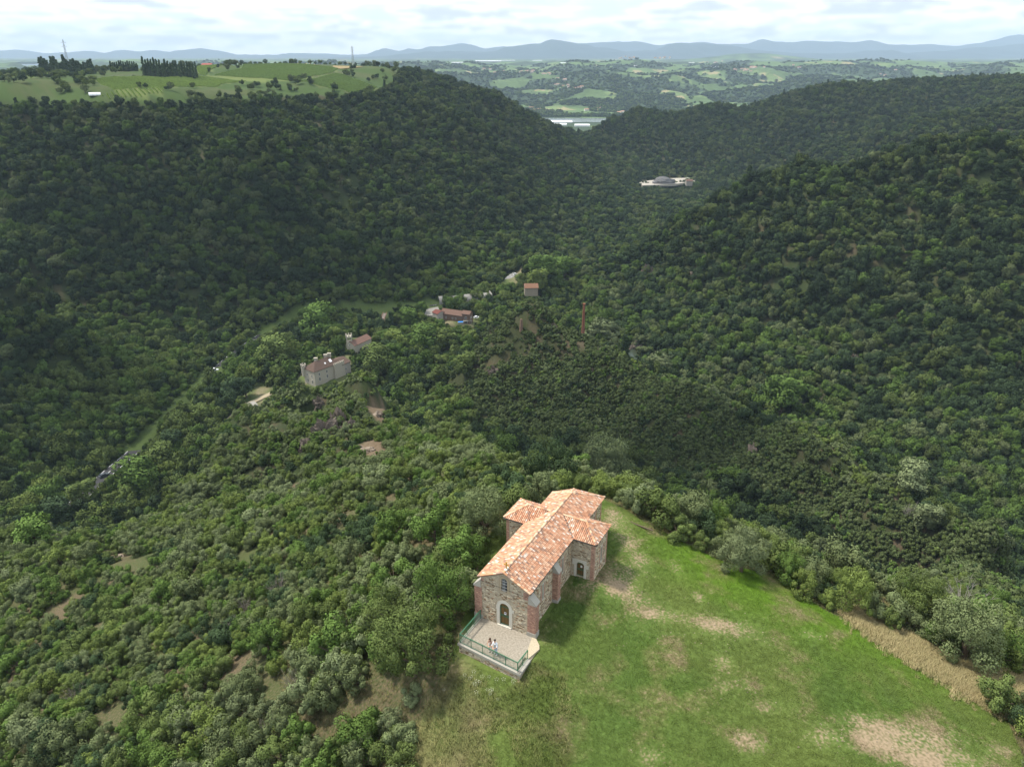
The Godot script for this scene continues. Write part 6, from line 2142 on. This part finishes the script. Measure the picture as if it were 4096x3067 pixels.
func build_plateau() -> void:
	# vine rows: low leafy hedges, one mass to each field
	var vine := crown(820, 9, 150, 0.34, 0.9, 0.7)
	var words := ["light green vineyard above the wood's edge", "striped vineyard rows beside the white polytunnel", "small vineyard next to the poplars", "broad vineyard crossed by a grass track", "vineyard slope running down to the wooded spur", "small striped vineyard among trees at the plateau's edge"]
	for k in vine_polys.size():
		var poly: PackedVector2Array = vine_polys[k]
		var lo := Vector2(1e9, 1e9)
		var hi := -lo
		for p in poly:
			lo = lo.min(p)
			hi = hi.max(p)
		var ang: float = [0.2, 0.9, 0.35, 0.15, 0.5, -0.5][k]
		var d := Vector2(cos(ang), sin(ang))
		var e := Vector2(-d.y, d.x)
		var c := (lo + hi) * 0.5
		var half := (hi - lo).length() * 0.5
		var list := []
		var a := -half
		var gap: float = [2.6, 4.2, 2.6, 2.6, 2.6, 5.0][k]
		while a < half:
			var b := -half
			while b < half:
				var p := c + e * a + d * b
				if Geometry2D.is_point_in_polygon(p, poly) and list.size() < 14000:
					list.append(Transform3D(Basis(Vector3.UP, -ang).scaled(Vector3(1.3, 1.45 * rng.randf_range(0.8, 1.1), 0.75)), Vector3(p.x, ground(p.x, p.y) + 0.2, p.y)))
				b += 1.7
			a += gap
		var mm := MultiMesh.new()
		mm.transform_format = MultiMesh.TRANSFORM_3D
		mm.use_colors = true
		mm.mesh = vine
		mm.instance_count = list.size()
		for i in list.size():
			mm.set_instance_transform(i, list[i])
			mm.set_instance_color(i, (Color(0.23, 0.315, 0.08) if k != 3 and k != 4 else Color(0.19, 0.27, 0.075)) * rng.randf_range(0.85, 1.15))
		var o := MultiMeshInstance3D.new()
		o.name = numbered("vineyard")
		o.multimesh = mm
		o.material_override = mats.leaf
		add_child(o)
		tag(o, words[k], "vineyard", "", "stuff")
	# rows of poplars and dark conifers, each a tree
	for k in 20:
		var p := on_plateau(578 + k * 10.9, 300, 880 + rng.randf_range(-6, 6))
		tree_node("poplar_tree", "dark upright poplar in the windbreak row beside the vineyards", "tree", "poplar windbreak", p, rng.randf_range(3.4, 4.3), rng.randf_range(1.0, 1.2), "poplar", k % 2, 3, k * 1.0)
	for k in 13:
		var p := on_plateau(445 + k * 8.6, 282, 985 + rng.randf_range(-6, 6))
		tree_node("cypress_tree", "dark cypress in the hedge row on the plateau", "tree", "cypress hedge row", p, rng.randf_range(3.0, 3.8), rng.randf_range(0.75, 0.9), "poplar", k % 2, 3, k * 1.0)
	for k in 22:
		var p := on_plateau(165 + k * 9.6, 285, 930 + rng.randf_range(-30, 60))
		tree_node("conifer_tree", "dark conifer in the clump under the pylon", "tree", "conifers under the pylon", p, rng.randf_range(4.5, 7.0), rng.randf_range(0.55, 0.8), "poplar", k % 2, 3, k * 1.0)
	for k in 14:
		var p := on_plateau(0 + k * 13.0, 300, 900 + rng.randf_range(-40, 80))
		tree_node("broadleaf_tree", "round dark tree at the plateau's far hedge", "tree", "trees at the plateau's far hedge", p, rng.randf_range(3, 4.5), rng.randf_range(0.8, 1.1), "wood", k % 6, 3, k * 1.0)
	for k in 34:
		var p := on_plateau(rng.randf_range(-20, 430), 340, rng.randf_range(690, 880))
		if inside(vine_polys, p.x, p.z): continue
		tree_node("broadleaf_tree", "rounded tree in the loose grove between the polytunnel and the plateau's far hedge", "tree", "loose grove on the plateau", p, rng.randf_range(2.2, 4.2), rng.randf_range(0.8, 1.1), "wood", k % 6, [3, 0, 0, 1][k % 4], k * 1.0)
	for k in 16:
		var p := on_plateau(460 + k * 13.0, 330, 830 + rng.randf_range(-30, 30) - 20.0 * (k % 3))
		if inside(vine_polys, p.x, p.z): continue
		tree_node("orchard_tree", "small round tree in the orchard below the poplars", "tree", "orchard below the poplars", p, rng.randf_range(1.6, 2.4), rng.randf_range(0.8, 1.0), "scrub", k % 5, 0, k * 1.0)
	for k in 30:
		var p := on_plateau(840 + k * 20.0, 252, 1210 + rng.randf_range(-40, 60))
		tree_node("hedge_tree", "dark low tree along the plateau's skyline", "tree", "trees along the plateau skyline", p, rng.randf_range(2.4, 4.0), rng.randf_range(0.7, 1.0), "wood", k % 6, [0, 3][k % 2], k * 1.0)
	var pa := on_plateau(266, 235, 960)
	pylon("lattice pylon standing among the dark conifers", pa, (at_z(253, 158, depth_of(pa)).y - pa.y) * 1.0)
	var pb := on_plateau(1412, 250, 1085)
	pylon("lattice pylon standing behind the wooded spur", pb, at_z(1408, 184, depth_of(pb)).y - pb.y)
	# white polytunnel
	var g := hit(378, 381)
	var pt := thing("polytunnel", "white plastic polytunnel beside the vineyards", "polytunnel", g, 0.5)
	var ps := begin()
	for k in 10:
		var a := PI * k / 10.0
		var b := PI * (k + 1) / 10.0
		var p := Vector3(-5, sin(a) * 2.6, cos(a) * 2.8)
		var q := Vector3(-5, sin(b) * 2.6, cos(b) * 2.8)
		quad(ps, p, q, q + Vector3(10, 0, 0), p + Vector3(10, 0, 0))
		tri(ps, Vector3(-5, 0, 0), p, q)
		tri(ps, Vector3(5, 0, 0), p + Vector3(10, 0, 0), q + Vector3(10, 0, 0))
	obj("cover", ps.commit(), mat(0.74, 0.76, 0.78, 0.5), pt)
	for x in [-5.03, -1.7, 1.7, 5.03]:
		var hs := begin()
		for k in 10:
			var a := PI * k / 10.0
			var b := PI * (k + 1) / 10.0
			tube(hs, Vector3(x, sin(a) * 2.63, cos(a) * 2.83), Vector3(x, sin(b) * 2.63, cos(b) * 2.83), 0.05, 0.05, 3)
		obj("hoop", hs.commit(), mats.concrete, pt)
	# barn
	var bp := on_plateau(803, 256, 1150)
	block("barn", "low barn with dark red roof behind the poplars", "barn", bp, Vector3(1, 0, 0.1).normalized(), Vector3(0.1, 0, -1).normalized(), 16.0, 9.0, 3.2, 2.4, false, mats.plaster, mat(0.26, 0.07, 0.055, 0.8), [])
	# bales on the straw field
	var bm := begin()
	tube(bm, Vector3(-0.75, 0.8, 0), Vector3(0.75, 0.8, 0), 0.8, 0.8, 14)
	tube(bm, Vector3(0.75, 0.8, 0), Vector3(0.76, 0.8, 0), 0.5, 0.1, 14)
	var bale := bm.commit()
	var straw := mat(0.42, 0.34, 0.18, 0.95, 0.2)
	for k in 7:
		var p := on_plateau(1160 + k * 16.0, 262, 1110 + (k % 3) * 18.0)
		var o := obj("hay_bale", bale, straw)
		tag(o, "round straw bale on the mown field by the pylon", "bale", "bales on the mown field")
		o.position = p
		o.rotation.y = k * 1.7
		o.scale = Vector3.ONE * 1.25
	var sf := begin()
	var sp2 := []
	for q in [[1140, 258, 1180], [1448, 258, 1160], [1450, 270, 1090], [1360, 273, 1060], [1160, 262, 1120]]: sp2.append(on_plateau(q[0], q[1], q[2]) + Vector3(0, 0.6, 0))
	prism(sf, PackedVector3Array(sp2), Vector3(0, -1.5, 0))
	tag(obj("straw_field", sf.commit(), rough_wall(0.36, 0.29, 0.15, 84, 0.05)), "mown straw-coloured field by the pylon", "field", "", "structure")

func build_far_bank() -> void:
	# woods beyond the river
	var list := []
	var tries := 0
	while list.size() < 36000 and tries < 150000:
		tries += 1
		var f := 2960.0 + 3600.0 * pow(rng.randf(), 1.6)
		var x := rng.randf_range(-0.40, 0.68) * f
		if is_wood(x, f, far_wood) < 0.01 and not (f < 3060.0 and rng.randf() < 0.5): 
			if rng.randf() > 0.03: continue
		var s := rng.randf_range(5.0, 9.5)
		list.append([Transform3D(Basis(Vector3.UP, rng.randf() * TAU).scaled(Vector3(s, s * rng.randf_range(0.7, 1.1), s)), Vector3(x, far_height(x, f) - 1.0, -f)), TINTS[[3, 0, 3, 2][rng.randi() % 4]] * rng.randf_range(0.7, 1.1)])
	var lump := crown(840, 9, 260, 0.4, 1.3, 1.0)
	var mm := MultiMesh.new()
	mm.transform_format = MultiMesh.TRANSFORM_3D
	mm.use_colors = true
	mm.mesh = lump
	mm.instance_count = list.size()
	for i in list.size():
		mm.set_instance_transform(i, list[i][0])
		mm.set_instance_color(i, list[i][1])
	var o := MultiMeshInstance3D.new()
	o.name = "far_woodland"
	o.multimesh = mm
	o.material_override = mats.leaf
	add_child(o)
	tag(o, "hazy woods and hedges on the far bank", "woodland", "", "stuff")
	# villages and farms
	var walls := [mat(0.55, 0.50, 0.42), mat(0.62, 0.58, 0.52), mat(0.45, 0.38, 0.30)]
	var tiles := [mat(0.36, 0.18, 0.12), mat(0.30, 0.15, 0.10), mat(0.40, 0.24, 0.17)]
	var spots := []
	for s in [[2110, 288, 7, "among wooded vineyards above the great river"], [2170, 300, 4, "among wooded vineyards above the great river"], [2230, 320, 3, "halfway up the far wooded slope"], [2240, 343, 5, "halfway up the far wooded slope"], [1930, 277, 2, "below the long white greenhouses"], [1980, 288, 2, "below the long white greenhouses"], [2290, 355, 4, "low on the far wooded slope"], [2970, 283, 12, "in the far hilltop village below the cone-shaped hill"], [3030, 270, 8, "in the far hilltop village below the cone-shaped hill"], [2650, 232, 14, "in the hazy village on the far plain"], [2500, 232, 10, "in the hazy village on the far plain"], [3190, 268, 6, "beside the far straw field past the village"], [2130, 440, 4, "on the flat bank of the great river"], [2370, 443, 4, "on the flat bank of the great river"], [2460, 456, 3, "on the flat bank of the great river"], [2860, 250, 5, "beside the white greenhouse near the far village"], [3520, 302, 2, "alone on the hazy far fields"], [3580, 282, 2, "alone on the hazy far fields"]]:
		for k in s[2]:
			spots.append([s[0] + rng.randf_range(-34, 34), s[1] + rng.randf_range(-5, 5), s[3]])
	for s in spots:
		var p := far_hit(s[0], s[1])
		var a := rng.randf_range(-0.6, 0.6)
		var ux := Vector3(cos(a), 0, sin(a))
		var uz := Vector3(sin(a), 0, -cos(a))
		block("farmhouse", "tiny pale house with tiled roof " + s[2], "house", p, ux, uz, rng.randf_range(11, 20), rng.randf_range(8, 11), rng.randf_range(5, 7.5), 2.4, false, walls[rng.randi() % 3], tiles[rng.randi() % 3], [[0, 4.0, 2.0, 1.6, 1.8]], "houses " + s[2])
	for s in [[1960, 245, 120, 30], [1830, 252, 50, 26], [2030, 243, 60, 20], [2150, 243, 40, 20], [2270, 254, 55, 22], [2800, 252, 85, 30], [2870, 270, 60, 18], [3960, 280, 30, 20], [2560, 265, 45, 16], [2240, 492, 100, 22], [2240, 503, 55, 18], [2330, 506, 60, 16]]:
		var p := far_hit(s[0] - s[2] * 0.5, s[1])
		var q := far_hit(s[0] + s[2] * 0.5, s[1])
		var g := thing("greenhouse", "long white greenhouse roof shining on the far bank" if s[1] < 400 else "long pale shed roof by the great river", "greenhouse", p, 0.0, "greenhouses on the far bank" if s[1] < 400 else "sheds by the great river")
		var st := begin()
		var len := (q.x - p.x)
		var nb := 4
		for k in nb:
			var z0: float = -s[3] * k / nb * 1.6
			var z1: float = -s[3] * (k + 1) / nb * 1.6
			quad(st, Vector3(0, 4, z0), Vector3(len, 4, z0), Vector3(len, 6.5, (z0 + z1) * 0.5), Vector3(0, 6.5, (z0 + z1) * 0.5))
			quad(st, Vector3(0, 4, z1), Vector3(len, 4, z1), Vector3(len, 6.5, (z0 + z1) * 0.5), Vector3(0, 6.5, (z0 + z1) * 0.5))
		obj("roof", st.commit(), mat(0.8, 0.82, 0.83, 0.4), g)
		obj("wall", box_mesh(Vector3(0, -6, -s[3] * 1.6), Vector3(len, 4, 0)), mat(0.6, 0.62, 0.63, 0.5), g)
func far_hit(px: float, py: float) -> Vector3:
	var r := ray(px, py)
	var z := 2300.0
	while z < 12000.0:
		var p := Vector3(0, EYE, 0) + r * z
		if p.y < far_height(p.x, -p.z): return p
		z += 12.0
	return Vector3(0, EYE, 0) + r * 6000.0

func add_shade_clouds() -> void:
	# unseen clouds, added and shaped to shade gully and valley; the chapel stays sunlit
	var white := mat(0.85, 0.86, 0.88, 1.0, 0.1)
	var k := 0
	for c in [[48.0, -284.0, 92.0, 24.0], [-210.0, -550.0, 130.0, 65.0], [-262.0, -360.0, 60.0, 52.0]]:
		var o := thing("cloud", ["unseen cloud added to shade the gully behind the chapel", "unseen cloud added to shade the castle valley slope", "unseen cloud added to shade the valley road"][k], "cloud", Vector3(c[0], -80.0, c[1]) + SUN * -520.0)
		for b in 7:
			var puff := obj("puff", blob(1200 + k * 10 + b, Vector3(c[2], 26.0, c[3]) * (0.55 if b else 0.8), 0.2), white, o)
			var a := TAU * b / 6.0
			puff.position = Vector3(cos(a) * c[2] * 0.55, rng.randf_range(-8, 8), sin(a) * c[3] * 0.55) if b else Vector3.ZERO
		k += 1

# ---------------------------------------------------------------- grass
func tuft(blades: int, tall: float, spread: float, seed_: int) -> ArrayMesh:
	var r := RandomNumberGenerator.new()
	r.seed = seed_
	var vs := PackedVector3Array()
	var ns := PackedVector3Array()
	for k in blades:
		var a := r.randf() * TAU
		var p := Vector3(r.randfn() * spread * 0.5, 0, r.randfn() * spread * 0.5)
		var w := Vector3(cos(a), 0, sin(a)) * 0.011 * (1.0 + tall)
		var tip := p + Vector3(r.randfn() * 0.4, 1.0, r.randfn() * 0.4) * tall * r.randf_range(0.6, 1.1)
		var n := (Vector3.UP + (tip - p).normalized() * 0.3 + Vector3(r.randfn(), 0, r.randfn()) * 0.2).normalized()
		var pts := [p - w, tip, p + w]
		if (pts[2] - pts[0]).cross(pts[1] - pts[0]).dot(n) < 0.0: pts = [p + w, tip, p - w]
		for v in pts:
			vs.append(v)
			ns.append(n)
	var arr := []
	arr.resize(Mesh.ARRAY_MAX)
	arr[Mesh.ARRAY_VERTEX] = vs
	arr[Mesh.ARRAY_NORMAL] = ns
	var m := ArrayMesh.new()
	m.add_surface_from_arrays(Mesh.PRIMITIVE_TRIANGLES, arr)
	return m
func grass(called: String, label: String, mesh: ArrayMesh, list: Array) -> void:
	var mm := MultiMesh.new()
	mm.transform_format = MultiMesh.TRANSFORM_3D
	mm.use_colors = true
	mm.mesh = mesh
	mm.instance_count = list.size()
	for i in list.size():
		mm.set_instance_transform(i, list[i][0])
		mm.set_instance_color(i, list[i][1])
	var o := MultiMeshInstance3D.new()
	o.name = called
	o.multimesh = mm
	o.material_override = mats.leaf
	add_child(o)
	tag(o, label, "grass", "", "stuff")
func sow() -> void:
	var turf := []
	var straw := []
	var weeds := []
	var inv := Transform3D(Basis(Vector3.UP, CH_TURN), CH_AT).affine_inverse()
	var slo := Vector2(1e9, 1e9)
	var shi := -slo
	for p in straw_poly:
		slo = slo.min(p)
		shi = shi.max(p)
	for k in 60000:
		var p := Vector2(rng.randf_range(slo.x, shi.x), rng.randf_range(slo.y, shi.y))
		if not Geometry2D.is_point_in_polygon(p, straw_poly): continue
		p += Vector2(rng.randfn(), rng.randfn()) * 0.9
		straw.append([Transform3D(Basis(Vector3.UP, rng.randf() * TAU).scaled(Vector3.ONE * rng.randf_range(0.6, 1.3)), Vector3(p.x, ground(p.x, p.y) - 0.02, p.y)), Color(0.42, 0.35, 0.19).lerp(Color(0.15, 0.17, 0.06), 0.9 * rng.randf() * rng.randf()) * rng.randf_range(0.75, 1.15)])
	for k in 330000:
		var f := 24.0 + 70.0 * pow(rng.randf(), 0.8)
		var x := rng.randf_range(-0.42, 1.02) * f
		var z := -f
		var q := inv * Vector3(x, 0, z)
		if absf(q.x) < 2.9 and q.z > -17.6 and q.z < 0.0: continue
		if absf(q.x) < 5.0 and q.z > -13.0 and q.z < -9.4: continue
		if q.x > -2.7 and q.x < 4.1 and q.z > -0.3 and q.z < 4.4: continue
		var dry := Geometry2D.is_point_in_polygon(Vector2(x, z), straw_poly)
		var on := Geometry2D.is_point_in_polygon(Vector2(x, z), lawn_poly)
		if not dry and not on:
			if f > 80.0 or rng.randf() < 0.6: continue
		var y := ground(x, z) - 0.01
		var b := Basis(Vector3.UP, rng.randf() * TAU)
		if dry: continue
		elif on:
			var c := lawn_color(x, z, rng.randf_range(-0.3, 0.3))
			var bar := bareness(x, z)
			if bar > 0.2 and rng.randf() < bar * 1.25: continue
			var wild := x < 3.0 + patch.get_noise_2d(x * 1.5, z * 1.5) * 9.0 and z > -47.5 + patch.get_noise_2d(x * 2.0 + 9.0, z * 2.0) * 4.0
			if wild and rng.randf() < 0.7:
				weeds.append([Transform3D(b.scaled(Vector3(1, 1, 1) * rng.randf_range(0.4, 1.5)), Vector3(x, y, z)), c.lerp(Color(0.25, 0.235, 0.105), rng.randf() * clampf(0.5 + patch.get_noise_2d(x * 2.5, z * 2.5) * 2.0, 0.0, 1.0)) * rng.randf_range(0.75, 1.3)])
			else:
				turf.append([Transform3D(b.scaled(Vector3.ONE * rng.randf_range(0.6, 1.25)), Vector3(x, y, z)), c * rng.randf_range(0.68, 1.32)])
		elif weeds.size() < 40000:
			weeds.append([Transform3D(b.scaled(Vector3.ONE * rng.randf_range(0.5, 1.2)), Vector3(x, y, z)), Color(0.10, 0.12, 0.04).lerp(Color(0.2, 0.16, 0.08), rng.randf()) * rng.randf_range(0.8, 1.2)])
	grass("lawn_grass", "short patchy grass of the chapel lawn", tuft(16, 0.105, 0.20, 1), turf)
	grass("dry_grass", "tall straw-coloured grass along the lawn's lower edge", tuft(22, 0.5, 0.3, 2), straw)
	grass("rough_grass", "rough uncut grass and weeds below the terrace", tuft(16, 0.28, 0.3, 3), weeds)
	print("grass ", turf.size(), " ", straw.size(), " ", weeds.size())
	# wild flowers below the terrace and stones on the bare ground
	var fl := begin()
	for q in 5:
		var a := TAU * q / 5.0
		tube(fl, Vector3(cos(a) * 0.1, 0, sin(a) * 0.1), Vector3(cos(a) * 0.14, 0.4, sin(a) * 0.14), 0.004, 0.003, 3)
		tube(fl, Vector3(cos(a) * 0.14, 0.4, sin(a) * 0.14), Vector3(cos(a) * 0.14, 0.42, sin(a) * 0.14), 0.02, 0.026, 6)
	var flowers := []
	for q in 22:
		var p := hit(rng.randfn() * 70.0 + 1950.0, rng.randfn() * 26.0 + 2745.0)
		flowers.append([Transform3D(Basis(Vector3.UP, rng.randf() * TAU).scaled(Vector3.ONE * rng.randf_range(0.7, 1.2)), p), Color(0.46, 0.46, 0.36) * rng.randf_range(0.8, 1.1)])
	grass("wild_flowers", "pale wild flowers scattered in the rough grass below the terrace", fl.commit(), flowers)
	var stones := []
	for q in 9000:
		var f := 28.0 + 60.0 * rng.randf()
		var x := rng.randf_range(-0.1, 0.95) * f
		var d := bareness(x, -f)
		if rng.randf() > d * 0.9 or not Geometry2D.is_point_in_polygon(Vector2(x, -f), lawn_poly): continue
		stones.append([Transform3D(Basis(Vector3.UP, rng.randf() * TAU).scaled(Vector3(1.3, 0.6, 1.0) * rng.randf_range(0.015, 0.05)), Vector3(x, ground(x, -f), -f)), Color(0.33, 0.275, 0.20) * rng.randf_range(0.6, 1.15)])
	var sm := MultiMesh.new()
	sm.transform_format = MultiMesh.TRANSFORM_3D
	sm.use_colors = true
	sm.mesh = blob(77, Vector3.ONE, 0.3)
	sm.instance_count = stones.size()
	for i in stones.size():
		sm.set_instance_transform(i, stones[i][0])
		sm.set_instance_color(i, stones[i][1])
	var so := MultiMeshInstance3D.new()
	so.name = "loose_stones"
	so.multimesh = sm
	so.material_override = vmat(0.95, 0.2)
	add_child(so)
	tag(so, "loose pale stones strewn on the worn earth of the lawn", "stones", "", "stuff")
	# dead shrubs
	var twig := mat(0.26, 0.23, 0.20, 0.95, 0.2)
	for q in 16:
		var p := hit(rng.randf_range(60, 1500), rng.randf_range(2050, 2950))
		var o := obj("dead_shrub", bare_branches(300 + q % 4), twig)
		tag(o, "leafless grey shrub among the evergreen scrub below the terrace", "shrub", "dead shrubs on the scrub slope")
		o.position = p
		o.rotation.y = q * 1.1
		o.scale = Vector3.ONE * rng.randf_range(1.5, 2.4)
	for d in [[3840, 2440, 120, "leafless grey shrub behind the broad oak"], [2480, 1990, 60, "small leafless tree at the end of the worn path"], [1330, 2800, 70, "dry grey twigs beside the small tree below the terrace"], [3640, 2080, 60, "leafless pale shrub on the ridge under the lawn"]]:
		var p := hit(d[0], d[1])
		var s: float = d[2] * depth_of(p) / FOCAL * 0.8
		var o := obj("dead_shrub", bare_branches(int(d[0])), mat(0.30, 0.27, 0.24, 0.95, 0.2))
		tag(o, d[3], "shrub")
		o.position = p
		o.scale = Vector3.ONE * s
	var lg := begin()
	tube(lg, Vector3(-1.6, 0.1, 0), Vector3(1.6, 0.12, 0.1), 0.11, 0.09, 7)
	var log_ := obj("log", lg.commit(), mats.bark)
	tag(log_, "fallen log lying across the end of the worn path", "log")
	log_.position = hit(2560, 2105)
	log_.rotation.y = -0.6

func _ready() -> void:
	var t0 := Time.get_ticks_msec()
	rng.seed = 11
	bumps.seed = 5
	bumps.frequency = 0.012
	bumps.fractal_octaves = 4
	patch.seed = 9
	patch.frequency = 0.05
	set_light()
	solve_ground()
	survey()
	lay_ground()
	lay_far_land()
	mountains()
	print("land ", Time.get_ticks_msec() - t0)
	build_chapel()
	build_terrace()
	print("chapel ", Time.get_ticks_msec() - t0)
	make_foliage()
	plant_named()
	build_valley()
	build_rocks()
	build_plateau()
	build_far_bank()
	add_shade_clouds()
	print("buildings ", Time.get_ticks_msec() - t0)
	scatter()
	place_trees()
	print("trees ", Time.get_ticks_msec() - t0)
	person("man in a white shirt and pale jeans leaning on the green railing", chapel_world(1.02, 0.035, -3.40), CH_TURN, 1.78, false)
	person("woman with long brown hair in a pink top leaning on the green railing", chapel_world(0.48, 0.035, -3.36), CH_TURN + 0.25, 1.66, true)
	print("people ", Time.get_ticks_msec() - t0)
	sow()
	print("grass ", Time.get_ticks_msec() - t0)
